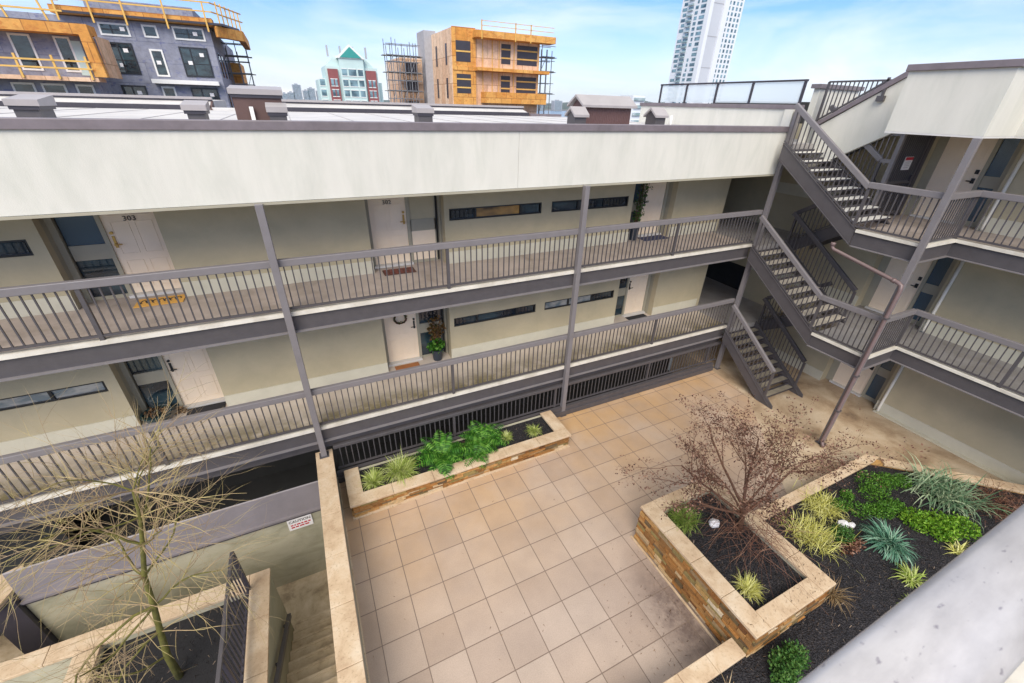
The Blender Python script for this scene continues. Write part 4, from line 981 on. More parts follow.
doghouse('low metal roof vent between the far left vent and the big hooded box', -1.46, -1.12, 9.1, 9.6, 7.515, 7.86)
doghouse('big pale hooded roof box with rusty brown base', -0.78, 0.04, 9.3, 10.1, 7.515, 8.11, lip=0.04, body='rust')
doghouse('small vent standing in front of the big hooded roof box', -0.26, 0.06, 8.85, 9.2, 7.515, 7.86, lip=.03)
doghouse('small square vent alone in the middle of the roof', 2.30, 2.64, 9.05, 9.45, 7.515, 7.89, lip=.03)
MB_ = MB().box(-0.52, -0.46, 9.26, 9.30, 7.515, 7.83); tag(MB_.build('vent_pipe', 'white'), 'short white post in front of the big hooded roof box', 'pipe', 'white roof pipes')
gable('gabled_vent', 'small gabled vent left of the brown ribbed roof shed', 5.86, 6.16, 9.0, 9.32, 7.515, 7.80, 7.93, 'metal', group='gabled roof vents', over=.05)
gable('roof_shed', 'brown ribbed roof shed with a pale gabled roof', 6.38, 7.78, 9.45, 9.95, 7.515, 8.00, 8.18, 'ribbed', 'shed', over=.10)
gable('gabled_vent', 'small gabled vent right of the brown ribbed roof shed', 8.2, 8.52, 9.0, 9.35, 7.515, 7.82, 7.96, 'metal', group='gabled roof vents', over=.05)
tag(MB().tube([(8.8, 9.1, 7.515), (8.8, 9.1, 7.84)], 0.035, 10).build('vent_pipe', 'white', smooth=True), 'short white pipe beside the right hand gabled vent', 'pipe', 'white roof pipes')

# ================================================================== DOORMATS, POTS, WREATH
def flatmat(name, label, x0, x1, y0, y1, z, mat, extra=None):
    t = thing(name, label, 'doormat', ((x0 + x1) / 2, y0, z), 'doormats on the walkways')
    MB().box(x0, x1, y0, y1, z + 0.002, z + 0.018).build('mat', mat, t, bevel=.004)
    if extra: extra(t, x0, x1, y0, y1, z + 0.0185)
def scroll(t, x0, x1, y0, y1, z):
    mb = MB(); w = x1 - x0; ym = (y0 + y1) / 2; h = (y1 - y0) * .3
    for i in range(7):
        cx = x0 + w * (0.14 + 0.12 * i); pts = [(cx + 0.05 * math.cos(a) * (1 - a / 9), ym + h * math.sin(a) * (1 - a / 10), z) for a in [k * .7 for k in range(8)]]
        for p, q in zip(pts, pts[1:]): mb.bar(p, q, 0.020, 0.006)
    mb.build('scroll_pattern', 'mat_dark', t)
def studs(t, x0, x1, y0, y1, z):
    mb = MB()
    for i in range(6):
        for j in range(3): mb.box(x0 + .03 + i * (x1 - x0 - .06) / 6, x0 + .03 + (i + .75) * (x1 - x0 - .06) / 6, y0 + .03 + j * .12, y0 + .03 + j * .12 + .08, z, z + .006)
    mb.build('tufts', simple('red brown tufts', (0.2, 0.06, 0.045), .9), t)
flatmat('doormat', 'tan coir doormat with dark scrolls in front of door 303', -3.26, -2.48, 9.50, 9.90, 4.45, 'mat_tan', scroll)
flatmat('doormat', 'red brown tufted doormat in front of door 302', 1.38, 2.12, 9.50, 9.86, 4.45, 'mat_brown', studs)
flatmat('doormat', 'dark blue doormat beside the climbing plant on the upper walkway', 9.2, 10.15, 9.62, 10.0, 4.45, 'mat_blue')
flatmat('doormat', 'charcoal doormat below the lower left door', -3.3, -2.55, 9.72, 10.05, 1.65, 'mat_dark')
flatmat('doormat', 'orange brown doormat at the door with the wreath', 1.4, 2.05, 9.72, 10.0, 1.65, simple('orange brown mat', (.35, .14, .05), .9))
flatmat('doormat', 'charcoal doormat at the right hand door of the lower walkway', 9.3, 10.1, 9.7, 10.02, 1.65, 'mat_dark')

def leaf_cards(mb, c, rad, n, size, rs, flat=1.0, upbias=0.0, shell=0.0):
    c = Vector(c)
    for _ in range(n):
        while True:
            v = Vector((rs.uniform(-1, 1), rs.uniform(-1, 1), rs.uniform(-1, 1)))
            l = v.length
            if l <= 1 and l > shell: break
        p = c + Vector((v.x * rad[0], v.y * rad[1], v.z * rad[2]))
        s = size * rs.uniform(0.6, 1.3)
        d = Vector((rs.uniform(-1, 1), rs.uniform(-1, 1), rs.uniform(-.6, 1) + upbias)).normalized()
        q = d.cross(Vector((rs.uniform(-1, 1), rs.uniform(-1, 1), rs.uniform(-1, 1)))).normalized()
        mb.add([p, p + d * s * .5 + q * s * .28, p + d * s, p + d * s * .5 - q * s * .28], [(0, 1, 2, 3)])
    return mb

# wreath
t = thing('wreath', 'dark twig wreath hanging on the lower door below door 302', 'wreath', (1.70, 10.15, 3.08))
wm_ = MB(); rs2 = random.Random(3)
for k in range(26):
    a0 = k / 26 * 2 * PI; r0 = 0.15 + rs2.uniform(-.02, .02)
    pts = [(1.72 + math.cos(a0 + j * .35) * (r0 + rs2.uniform(-.02, .02)), 10.12 + rs2.uniform(-.02, .02), 3.02 + math.sin(a0 + j * .35) * (r0 + rs2.uniform(-.02, .02))) for j in range(5)]
    wm_.tube(pts, 0.009, 5)
wm_.build('twig_ring', 'bark_brown', t)
lw = MB()
for k in range(90):
    a = rs2.uniform(0, 2 * PI); leaf_cards(lw, (1.72 + .15 * math.cos(a), 10.11, 3.02 + .15 * math.sin(a)), (.035, .03, .035), 1, .05, rs2)
lw.build('leaves', 'potleaf', t)

# potted plants
def pot(t, x, y, z, r, h, mat='pot'):
    MB().lathe(x, y, [(r * .72, z + .002), (r * .95, z + h * .9), (r * 1.06, z + h * .92), (r * 1.06, z + h), (r * .9, z + h), (r * .86, z + h * .9), (0.001, z + h * .89)], 18).build('pot', mat, t, smooth=False)
t = thing('potted_plant', 'leafy potted plant with amber sprays beside the wreathed door', 'plant', (2.55, 9.78, 1.65), 'potted plants at the doors')
pot(t, 2.60, 9.95, 1.65, .17, .34)
mb = MB(); leaf_cards(mb, (2.58, 9.93, 2.12), (.22, .18, .18), 240, .11, rs2); mb.build('leaves', 'fern', t)
mb = MB(); leaf_cards(mb, (2.62, 10.0, 2.62), (.24, .14, .38), 240, .09, rs2); mb.build('amber_leaves', 'amber', t)
mb = MB()
for k in range(9): mb.tube([(2.6, 9.95, 1.95), (2.6 + rs2.uniform(-.1, .1), 9.97, 2.4), (2.6 + rs2.uniform(-.2, .2), 10.0, 2.9)], [.008, .006, .003], 5)
mb.build('stems', 'bark_brown', t)
t = thing('potted_plant', 'tall climbing plant in a dark pot on the upper walkway beside the pale door', 'plant', (9.0, 9.75, 4.45), 'potted plants at the doors')
pot(t, 8.95, 9.92, 4.45, .16, .42)
mb = MB(); st_ = MB()
for k in range(7):
    x, y = 8.95, 9.92; pts = [(x, y, 4.8)]
    for j in range(7): x += rs2.uniform(-.06, .09); y += rs2.uniform(-.03, .03); pts.append((x, y, 4.8 + (j + 1) * .22))
    st_.tube(pts, .008, 5)
    for p in pts[1:]: leaf_cards(mb, p, (.15, .1, .15), 10, .08, rs2)
mb.build('leaves', 'potleaf', t); st_.build('stems', 'bark_brown', t)
t = thing('planter_bowl', 'wide dark glazed bowl of dry plants beside the lower left door', 'plant', (-3.85, 9.9, 1.65))
MB().lathe(-3.80, 9.86, [(.16, 1.652), (.22, 1.72), (.27, 1.85), (.285, 1.86), (.285, 1.88), (.25, 1.88), (.24, 1.84), (.001, 1.83)], 20).build('pot', simple('teal glazed bowl', (.02, .05, .055), .25, spec=.7), t)
mb = MB(); leaf_cards(mb, (-3.8, 9.86, 1.88), (.2, .2, .05), 120, .07, rs2); mb.build('dry_leaves', 'litter', t)
tag(leaf_cards(MB(), (-3.4, 9.98, 1.72), (.12, .1, .06), 60, .07, rs2).build('plant_debris', 'litter'), 'small heap of brown leaves beside the glazed bowl', 'leaves')

# ================================================================== PLANTS
def blades(mb, c, n, L, w, rs, spread=1.0, droop=0.9, lift=0.9, r0=0.04, seg=4):
    lean = rs.uniform(0, 2 * PI); r0 *= 1.5
    for _ in range(n):
        a = rs.uniform(0, 2 * PI)
        if rs.random() < .6: a = lean + rs.gauss(0, 1.25)
        l = L * rs.choice((rs.uniform(.35, .8), rs.uniform(.7, 1.2))); tilt = rs.uniform(.15, 1.0) * spread
        dr = Vector((math.cos(a), math.sin(a), 0)); sd = Vector((-dr.y, dr.x, 0)); ww = w * rs.uniform(.7, 1.2)
        p = Vector(c) + Vector((rs.gauss(0, .5), rs.gauss(0, .5), 0)) * r0 + dr * rs.uniform(0, r0 * .5); pts = [p]
        ang = PI / 2 - tilt * 0.9 * lift
        for k in range(seg):
            pts.append(pts[-1] + (dr * math.cos(ang) + Vector((0, 0, 1)) * math.sin(ang)) * l / seg); ang -= droop * rs.uniform(.5, 1.2) / seg * 1.6 * tilt + .08
        base = len(mb.v)
        tw = rs.uniform(-.4, .4)
        for k, q in enumerate(pts):
            f = k / seg; wd = ww * (1 - f ** 2.2) * (0.55 + .9 * min(f * 3, .5)) + 0.0008
            s_ = (sd + Vector((0, 0, tw))).normalized() * wd / 2
            mb.v += [q - s_, q + s_ + Vector((0, 0, 0))]
        for k in range(seg): mb.f.append((base + 2 * k, base + 2 * k + 1, base + 2 * k + 3, base + 2 * k + 2))
    return mb
def fern(mb, c, n, L, rs):
    for i in range(n):
        a = rs.uniform(0, 2 * PI); dr = Vector((math.cos(a), math.sin(a), 0)); sd = Vector((-dr.y, dr.x, 0)); l = L * rs.uniform(.6, 1.1)
        ang = rs.uniform(.6, 1.35); p = Vector(c); seg = 16
        for k in range(seg):
            q = p + (dr * math.cos(ang) + Vector((0, 0, 1)) * math.sin(ang)) * l / seg; ang -= .115
            f = k / seg; wl_ = l * .23 * math.sin(PI * min(1, .12 + f * .92)) ** .8
            fw = (q - p) * .9
            for sg in (-1, 1):
                tip = p + sd * sg * wl_ + fw * .9 + Vector((0, 0, -wl_ * .25))
                mb.add([p, p + sd * sg * wl_ * .5 + fw * .05, tip, p + sd * sg * wl_ * .5 + fw * .95], [(0, 1, 2, 3)])
            p = q
    return mb
rp = random.Random(21)
def plant(mbx, name, label, mat, cat='plant', group=None): return tag(mbx.build(name, mat), label, cat, group)
zl = 0.33
plant(blades(MB(), (0.24, 7.38, zl), 460, .36, .015, rp, 1.1, 1.2), 'sedge_clump', 'lime sedge tuft at the left end of the long planter', 'lime', group='lime sedges in the long planter')
plant(blades(MB(), (0.85, 7.46, zl), 700, .46, .016, rp, 1.1, 1.2, r0=.1), 'sedge_clump', 'biggest lime sedge tuft between the end tuft and the ferns in the long planter', 'lime', group='lime sedges in the long planter')
plant(fern(MB(), (1.90, 7.52, zl), 46, .86, rp), 'fern', 'dark spreading fern left of centre in the long planter', 'fern', group='ferns in the long planter')
plant(fern(MB(), (3.05, 7.60, zl), 48, .84, rp), 'fern', 'upright bright fern against the railing in the long planter', 'fern', group='ferns in the long planter')
plant(fern(MB(), (2.75, 7.25, zl), 40, .66, rp), 'fern', 'fern spilling over the front coping of the long planter', 'fern', group='ferns in the long planter')
plant(fern(MB(), (1.95, 7.18, zl), 20, .46, rp), 'fern', 'smallest fern hanging over the coping below the dark fern', 'fern', group='ferns in the long planter')
plant(blades(MB(), (3.62, 7.5, zl), 220, .24, .014, rp, 1.1, 1.2), 'sedge_clump', 'lime sedge tuft just right of the ferns', 'lime', group='lime sedges in the long planter')
plant(blades(MB(), (4.42, 7.42, zl), 300, .27, .014, rp, 1.1, 1.2), 'sedge_clump', 'lime sedge tuft at the right end of the long planter', 'lime', group='lime sedges in the long planter')
plant(leaf_cards(MB(), (2.3, 7.6, .42), (.35, .14, .10), 220, .05, rp), 'dead_fern', 'brown dead fronds between the two ferns', 'litter')
# square planter
plant(blades(MB(), (5.66, 3.42, .84), 560, .42, .008, rp, 1.05, 1.7, r0=.10), 'grass_clump', 'green grass tuft at the far corner of the square planter', 'grass', group='grass tufts in the square planter')
plant(blades(MB(), (5.60, 1.93, .84), 380, .28, .009, rp, 1.1, 1.6, r0=.06), 'grass_clump', 'variegated grass tuft at the near corner of the square planter', 'yellow', group='grass tufts in the square planter')
# garden bed
zb_ = 0.34
plant(blades(MB(), (9.40, 1.48, zb_), 420, .58, .026, rp, 1.15, 1.9, r0=.08, seg=5), 'strap_leaf_plant', 'big blue green strap leaved plant in the middle of the bed', 'blue', group='strap leaved plants in the bed')
plant(blades(MB(), (12.1, 1.75, zb_), 440, .74, .026, rp, 1.15, 2.0, r0=.34, seg=5), 'strap_leaf_plant', 'grey green strap leaved plant by the far coping of the bed', 'sage', group='strap leaved plants in the bed')
mb = MB()
for (x, y, r) in ((10.6, 1.55, .3), (10.95, 1.28, .34), (11.3, 1.05, .3), (10.75, 1.2, .3)): leaf_cards(mb, (x, y, .42), (r, r, .20), 950, .055, rp, upbias=.5)
plant(mb, 'low_shrub', 'bright green low spreading shrub right of the blue green plant', 'bright')
mb = MB()
for (x, y, r) in ((10.9, 2.55, .36), (10.55, 2.35, .3), (10.25, 2.0, .22), (11.25, 2.45, .25), (11.6, 2.3, .2), (10.6, 1.95, .2)): leaf_cards(mb, (x, y, .40), (r * 1.15, r, .16), 900, .04, rp, upbias=.6)
plant(mb, 'creeping_shrub', 'mossy green creeping shrub between the yellow sedge and the grey green plant', 'moss')
mb = MB()
for (x, y, r) in ((9.75, 2.25, .26), (10.05, 2.1, .2), (9.5, 2.5, .18), (9.95, 2.6, .14)): leaf_cards(mb, (x, y, .40), (r, r, .12), 500, .04, rp, upbias=.6)
plant(mb, 'creeping_shrub', 'small green creeping clump just left of the bigger mossy shrub', 'moss')
plant(blades(MB(), (9.15, 2.66, zb_), 560, .36, .010, rp, 1.1, 2.0, r0=.22), 'sedge_clump', 'yellow green sedge nearer the far coping', 'yellow', group='yellow sedges in the bed')
plant(blades(MB(), (8.15, 2.32, zb_), 620, .38, .010, rp, 1.1, 2.0, r0=.26), 'sedge_clump', 'yellow green sedge beside the square planter', 'yellow', group='yellow sedges in the bed')
mb = MB(); leaf_cards(mb, (8.75, 2.02, .42), (.26, .22, .16), 900, .045, rp, upbias=.5)
plant(mb, 'juniper', 'small juniper clump behind the white quartz stones', 'juniper', group='junipers in the bed')
plant(leaf_cards(MB(), (8.72, 1.78, .38), (.40, .14, .08), 380, .06, rp), 'dead_foliage', 'brown dead foliage under the small juniper', 'rusty')
mb = MB()
for (x, y, r) in ((5.4, .98, .24), (5.7, 1.0, .2), (5.2, .82, .2)): leaf_cards(mb, (x, y, .46), (r, r, .18), 750, .05, rp, upbias=.5)
plant(mb, 'juniper', 'juniper at the bottom edge beside the low coping', 'juniper', group='junipers in the bed')
plant(blades(MB(), (9.0, .90, zb_), 120, .36, .020, rp, 1.2, 1.6, r0=.05), 'spider_plant', 'variegated spider plant next to the foreground rail', 'lime', group='variegated plants in the bed')
plant(blades(MB(), (10.55, .80, zb_), 60, .34, .022, rp, 1.2, .9, r0=.05), 'spider_plant', 'sparse variegated plant between the foreground rail and the bright shrub', 'yellow', group='variegated plants in the bed')
plant(blades(MB(), (8.45, .62, zb_), 40, .3, .02, rp, 1.2, .9), 'spider_plant', 'smallest variegated tuft half hidden by the foreground rail', 'lime', group='variegated plants in the bed')
plant(blades(MB(), (7.30, 1.36, zb_), 150, .42, .010, rp, 1.1, 1.0, r0=.06), 'grass_clump', 'dry straw coloured grass at the corner of the square planter', 'dry')
plant(blades(MB(), (4.25, 1.05, zb_), 60, .40, .014, rp, 1.1, 1.0, r0=.06), 'grass_clump', 'sparse dry tuft beside the low coping at the bottom edge', 'dry')
mb = MB()
for _ in range(300):
    x, y = rp.gauss(12.85, .38), rp.gauss(1.0, .28); a = rp.uniform(0, 6.28); l = rp.uniform(.12, .4)
    mb.tube([(x, y, zb_ + .01), (x + math.cos(a) * l * .5, y + math.sin(a) * l * .5, zb_ + rp.uniform(.08, .2)), (x + math.cos(a) * l, y + math.sin(a) * l, zb_ + rp.uniform(.03, .22))], .004, 3, False)
plant(mb, 'twiggy_shrub', 'low tangle of rusty twigs at the right end of the bed', 'rusty')
def rock(label, x, y, z, s, grp='white quartz stones'):
    rr = random.Random(int(x * 100)); b = bmesh.new(); bmesh.ops.create_icosphere(b, subdivisions=2, radius=1)
    for v in b.verts: v.co = Vector((v.co.x * s, v.co.y * s * .8, v.co.z * s * .6)) * (1 + .25 * mnoise.noise(v.co * 1.7 + Vector((x, y, 0)))) + Vector((x, y, z))
    mbx = MB(); mbx.add([v.co.copy() for v in b.verts], [tuple(v.index for v in f.verts) for f in b.faces]); b.free()
    tag(mbx.build('quartz_stone', 'quartz'), label, 'stone', grp)
rock('white quartz stone in the square planter beneath the reddish tree', 6.11, 3.11, .90, .12)
rock('larger white quartz stone beside the small juniper', 9.05, 2.16, .40, .13)
rock('smaller white quartz stone touching the larger one in the bed', 9.23, 2.08, .38, .08)
# mulch chips and fallen leaves: loose cover
mb = MB(); rc = random.Random(9)
def chip(mb, x, y, z, s):
    a = rc.uniform(0, PI); dx, dy = math.cos(a) * s, math.sin(a) * s; w = s * rc.uniform(.25, .5); tz = rc.uniform(0, s * .6)
    mb.add([(x - dx - dy * .3, y - dy + dx * .3 * w / s, z), (x + dx, y + dy, z + tz), (x + dx - dy * w / s, y + dy + dx * w / s, z + tz + .004), (x - dx - dy * w / s, y - dy + dx * w / s, z + .005)], [(0, 1, 2, 3)])
for _ in range(9000):
    x = rc.uniform(3.2, 13.5); y = rc.uniform(.1, 2.9)
    if x < 7.05 and y > 1.32: continue
    if y > 2.9 - max(0, (x - 11.4)) * .92: continue
    chip(mb, x, y, .343, rc.uniform(.012, .035))
for _ in range(1300): chip(mb, rc.uniform(5.35, 6.66), rc.uniform(1.65, 3.7), .843, rc.uniform(.012, .03))
for _ in range(700): chip(mb, rc.uniform(0, 4.9), rc.uniform(7.2, 7.9), .333, rc.uniform(.012, .03))
for _ in range(700): chip(mb, rc.uniform(-4.4, -2.3), rc.uniform(3.2, 6.05), -.197, rc.uniform(.012, .03))
tag(mb.build('mulch_chips', 'chips'), 'loose black and brown bark chips scattered over the planting beds', 'mulch', kind='stuff')
mb = MB()
for _ in range(420):
    if rc.random() < .7: x, y, z = rc.gauss(4.5, .55), rc.gauss(2.1, .7), .004
    else: x, y, z = rc.uniform(-.4, 9.5), rc.uniform(1.8, 7.9), .004
    if x > 4.95 or y < 1.7: 
        if z < .1: continue
    chip(mb, x, y, z, rc.uniform(.008, .022))
for _ in range(260):
    x, y = (rc.uniform(6.7, 7.0), rc.uniform(1.4, 4.0)) if rc.random() < .5 else (rc.uniform(5.05, 7.0), rc.uniform(1.38, 1.6) if rc.random() < .5 else rc.uniform(3.75, 3.97))
    chip(mb, x, y, .975, rc.uniform(.008, .02))
for _ in range(160): chip(mb, rc.uniform(7.2, 9.6), rc.uniform(2.95, 3.16), .455, rc.uniform(.008, .02))
tag(mb.build('fallen_leaves', 'litter'), 'tiny fallen leaves scattered on the paving and copings around the tree', 'leaves', kind='stuff')

# ================================================================== TREES
def limb(mb, p, d, L, r, rs, seg=7, curl=.18, grav=0.0, taper=.35, n=6):
    pts = [Vector(p)]; rad = [r]; d = Vector(d).normalized()
    for k in range(seg):
        d = (d + Vector((rs.uniform(-1, 1), rs.uniform(-1, 1), rs.uniform(-1, 1))) * curl + Vector((0, 0, grav))).normalized()
        pts.append(pts[-1] + d * L / seg); rad.append(r * (1 - (1 - taper) * (k + 1) / seg))
    mb.tube(pts, rad, n, False); return pts, rad, d

# --- left: mossy bare tree with long straight tan shoots
rt = random.Random(31)
t = thing('bare_tree', 'bare mossy tree with long tan shoots growing in the sunken planter', 'tree', (-3.24, 5.1, -.2))
tk = MB(); tw = MB()
trunk = [(-3.26, 5.14, -.2), (-3.20, 5.10, .5), (-3.10, 5.10, 1.1), (-2.98, 5.08, 1.7), (-2.90, 5.12, 2.3), (-2.72, 5.10, 2.9), (-2.60, 5.12, 3.35), (-2.52, 5.10, 3.8)]
tk.tube(trunk, [.060, .047, .041, .037, .032, .027, .021, .013], 9)
def shoot(p, d, L, r, depth=0):
    pts, rad, d2 = limb(tw, p, d, L, r, rt, seg=7, curl=.13, grav=-.045, taper=.22, n=4)
    if depth < 2:
        for k in (2, 3, 4, 5):
            if rt.random() < (.65 if depth == 0 else .15):
                dd = (Vector(pts[k]) - Vector(pts[k - 1])).normalized()
                s_ = dd.cross(Vector((rt.uniform(-1, 1), rt.uniform(-1, 1), rt.uniform(-1, 1)))).normalized()
                shoot(pts[k], dd * .8 + s_ * rt.uniform(.5, 1.1), L * rt.uniform(.35, .65), r * .55, depth + 1)
mains = []
for (k, d, L, r) in ((3, (-1, -.1, .25), 1.5, .040), (3, (-.7, -1, .35), 1.0, .036), (3, (.9, .15, .35), .9, .030), (4, (-.6, .9, .35), 1.1, .038), (4, (1, .6, .4), 1.0, .034), (5, (-1, .3, .35), 1.2, .034),
                     (5, (.7, -.8, .5), .7, .028), (6, (1, .5, .45), .9, .028), (6, (-.5, .9, .5), .9, .026), (7, (.5, .8, .8), .8, .022), (7, (-.7, .4, .8), .7, .022), (2, (-.75, -1, .35), 1.2, .034), (1, (-1, -.9, .45), .9, .03), (6, (-.9, -.4, .4), .8, .024)):
    pts, rad, d2 = limb(tk, trunk[k], d, L, r * .50, rt, seg=7, curl=.36, grav=.0, taper=.45, n=7)
    mains.append((pts, rad))
    for j in range(1, 8):
        for _ in range(3 if j < 6 else 4):
            if rt.random() < .85:
                dd = (pts[j] - pts[j - 1]).normalized() if j else Vector(d)
                s_ = dd.cross(Vector((rt.uniform(-1, 1), rt.uniform(-1, 1), rt.uniform(-1, 1)))).normalized()
                shoot(pts[j], dd * rt.uniform(.4, 1) + s_ * rt.uniform(.5, 1.2) + Vector((0, 0, rt.uniform(-.15, .35))), rt.uniform(.5, 1.4), rt.uniform(.0034, .0062))
for k in range(2, 8):
    for _ in range(6):
        a = rt.uniform(0, 6.28); shoot(trunk[k], (math.cos(a), math.sin(a), rt.uniform(.1, .9)), rt.uniform(.6, 1.3), .009)
tk.build('trunk', 'bark_green', t, smooth=True); tw.build('crown', 'twig_tan', t)

# --- right: small spreading reddish tree with clinging dead leaves
rt = random.Random(77)
t = thing('plum_tree', 'small spreading reddish brown tree with tiny dead leaves in the square planter', 'tree', (6.5, 2.8, .84))
tk = MB(); tw = MB(); lf = MB()
def leafs(p, n, s=.035, r=.06):
    leaf_cards(lf, p, (r, r, r), n, s, rt)
def grow(p, d, L, r, depth):
    pts, rad, d2 = limb(tk if depth < 2 else tw, p, d, L, r, rt, seg=6, curl=.16 if depth else .12, grav=.01, taper=.45, n=7 if depth < 2 else 4)
    if depth >= 2:
        for q in pts[2:]:
            if q.z > 1.55 and rt.random() < .72: leafs(q, rt.choice((1, 2, 2, 3)), .045, .07)
    if depth >= 3: return
    for j in range(1 if depth else 3, 7):
        for _ in range((2 if depth < 2 else 1)):
            if rt.random() < (.70 if depth < 2 else .32):
                dd = (pts[j] - pts[j - 1]).normalized(); s_ = dd.cross(Vector((rt.uniform(-1, 1), rt.uniform(-1, 1), rt.uniform(-1, 1)))).normalized()
                grow(pts[j], dd + s_ * rt.uniform(.55, 1.1), L * rt.uniform(.38, .62), rad[j] * .5, depth + 1)
base = [(6.55, 2.86, .80), (6.50, 2.86, 1.05), (6.42, 2.84, 1.30), (6.36, 2.84, 1.50)]
tk.tube(base, [.062, .052, .046, .040], 9)
for (d, L, r) in (((-.75, .9, .62), 1.55, .030), ((.95, .75, .42), 1.75, .030), ((1.0, -.15, .32), 1.9, .028), ((-1.0, .15, .50), 1.45, .028), ((.1, 1.0, .55), 1.6, .028), ((-.35, -.4, .9), .9, .020), ((.35, .45, .95), 1.15, .024), ((-.45, .5, 1.0), 1.3, .024), ((.8, .2, .7), 1.3, .024)):
    grow(base[3] if rt.random() < .6 else base[2], d, L, r, 0)
# drooping red twigs in the planter
rd = MB()
for _ in range(190):
    a = rt.uniform(0, 6.28); p = Vector((6.35 + rt.uniform(-.35, .4), 2.75 + rt.uniform(-.6, .6), rt.uniform(.95, 1.7))); l = rt.uniform(.6, 1.25)
    limb(rd, p, (math.cos(a), math.sin(a) - .2, rt.uniform(-.3, .3)), l, rt.uniform(.003, .005), rt, seg=5, curl=.14, grav=-.14, taper=.3, n=3)
tk.build('trunk', 'bark_brown', t, smooth=True); tw.build('crown', 'bark_brown', t); lf.build('dead_leaves', 'bud', t); rd.build('drooping_twigs', 'rusty', t)

# ================================================================== BACKGROUND BUILDINGS
GZ = -12.35
# --- blue grey wrapped building under construction
t = thing('wrapped_building', 'unfinished building in blue grey wrap with orange timber edges and yellow guard rails', 'building', (-12, 50, GZ))
MB().box(-34, -4.3, 50, 72, GZ, 12.9).build('wall', 'wrap', t)
MB().box(-14.0, -3.9, 49.3, 50.6, 12.95, 13.45).build('roof_edge_beam', 'osb', t)
MB().prism([(-13.6, 49.2), (-3.2, 49.2), (-2.2, 52), (-2.2, 60), (-3.2, 60), (-13.6, 60)], 2, 13.0, 13.15).build('roof_overhang', 'metal_dark', t)
MB().prism([(-3.7, 49.1), (-1.9, 51.5), (-1.9, 60), (-2.4, 60), (-2.4, 51.7), (-3.9, 49.5)], 2, 12.2, 12.95).build('corner_beam', 'osb', t)
MB().box(-13, -5.6, 54, 60, 13.15, 14.6).build('roof_box', 'wrap', t)
MB().box(-9.3, -4.6, 49.2, 50, 8.72, 9.02).build('balcony_edge', 'white', t)
def bwin(x0, x1, z0, z1, y, div=None, fm='white'):
    w = MB().box(x0 - .12, x1 + .12, y - .06, y, z0 - .12, z0).box(x0 - .12, x1 + .12, y - .06, y, z1, z1 + .12).box(x0 - .12, x0, y - .06, y, z0, z1).box(x1, x1 + .12, y - .06, y, z0, z1)
    o = w.build('window', fm, t)
    p = MB().box(x0, x1, y - .04, y - .002, z0, z1); p.build('pane', 'glass', o)
    if div:
        f = MB()
        for dx in div: f.box(dx - .05, dx + .05, y - .07, y - .04, z0, z1)
        f.box(x0, x1, y - .065, y - .041, z0 + (z1 - z0) * .42, z0 + (z1 - z0) * .42 + .07)
        f.build('mullion', 'winframe', o)
for (x0, x1, z0, z1, dv) in ((-11.55, -9.9, 11.95, 12.55, [-10.9]), (-8.8, -8.07, 12.0, 12.6, None), (-6.8, -4.88, 12.0, 12.65, [-5.9]),
                            (-11.5, -10.07, 9.42, 11.3, [-10.9]), (-8.8, -8.15, 9.35, 11.0, None), (-6.75, -4.98, 9.42, 11.3, [-6.1]),
                            (-11.5, -10.1, 6.6, 8.4, [-10.9]), (-8.8, -8.1, 6.6, 8.4, None), (-6.75, -5.0, 6.6, 8.4, [-6.1])):
    bwin(x0, x1, z0, z1, 50, dv, 'white' if x1 - x0 < 1 or z1 > 11.9 else 'winframe')
for (x, z) in ((-10.45, 10.9), (-10.5, 8.0), (-5.35, 10.9), (-5.4, 12.35), (-10.2, 12.3), (-5.4, 8.0), (-8.5, 10.2), (-11.0, 9.9), (-6.3, 10.3)):
    MB().box(x - .16, x + .14, 49.93, 49.95, z - .12, z + .14).build('window_sticker', 'sign_white', t)
# side windows
for y in (51.5, 54, 57):
    for z in (6.6, 9.4): MB().box(-4.298, -4.26, y, y + .9, z, z + 1.8).build('side_window', 'glass', t)
# projecting left block
MB().box(-34, -12.2, 46.6, 50, GZ, 11.6).build('wing_wall', 'wrap', t)
MB().box(-34, -11.15, 45.0, 46.7, 11.4, 12.0).build('wing_roof_beam', 'osb', t)
MB().box(-34, -11.6, 45.1, 46.6, 12.0, 12.06).build('wing_roof_top', 'metal_dark', t)
MB().prism([(-11.75, 8.9), (-11.05, 8.9), (-11.15, 11.4), (-11.75, 11.4)], 1, 45.0, 45.5).build('frame_post', 'osb', t)
MB().box(-11.05, -10.98, 45.5, 48.5, 8.9, 11.4).build('frame_return', 'ply', t)
MB().box(-34, -11.6, 45.0, 46.6, 8.6, 8.85).build('balcony_slab', 'ply', t)
for (x0, x1, z0, z1) in ((-15.9, -15.0, 9.3, 11.2), (-13.55, -12.9, 9.3, 11.2), (-19, -17.8, 9.3, 11.2), (-16.9, -15.9, 7.0, 8.3), (-15.3, -14.2, 7.0, 8.3), (-13.4, -12.6, 7.0, 8.3)): bwin(x0, x1, z0, z1, 46.6)
MB().box(-12.85, -12.25, 46.55, 46.6, 9.0, 11.1).build('door_panel', 'tealpale', t)
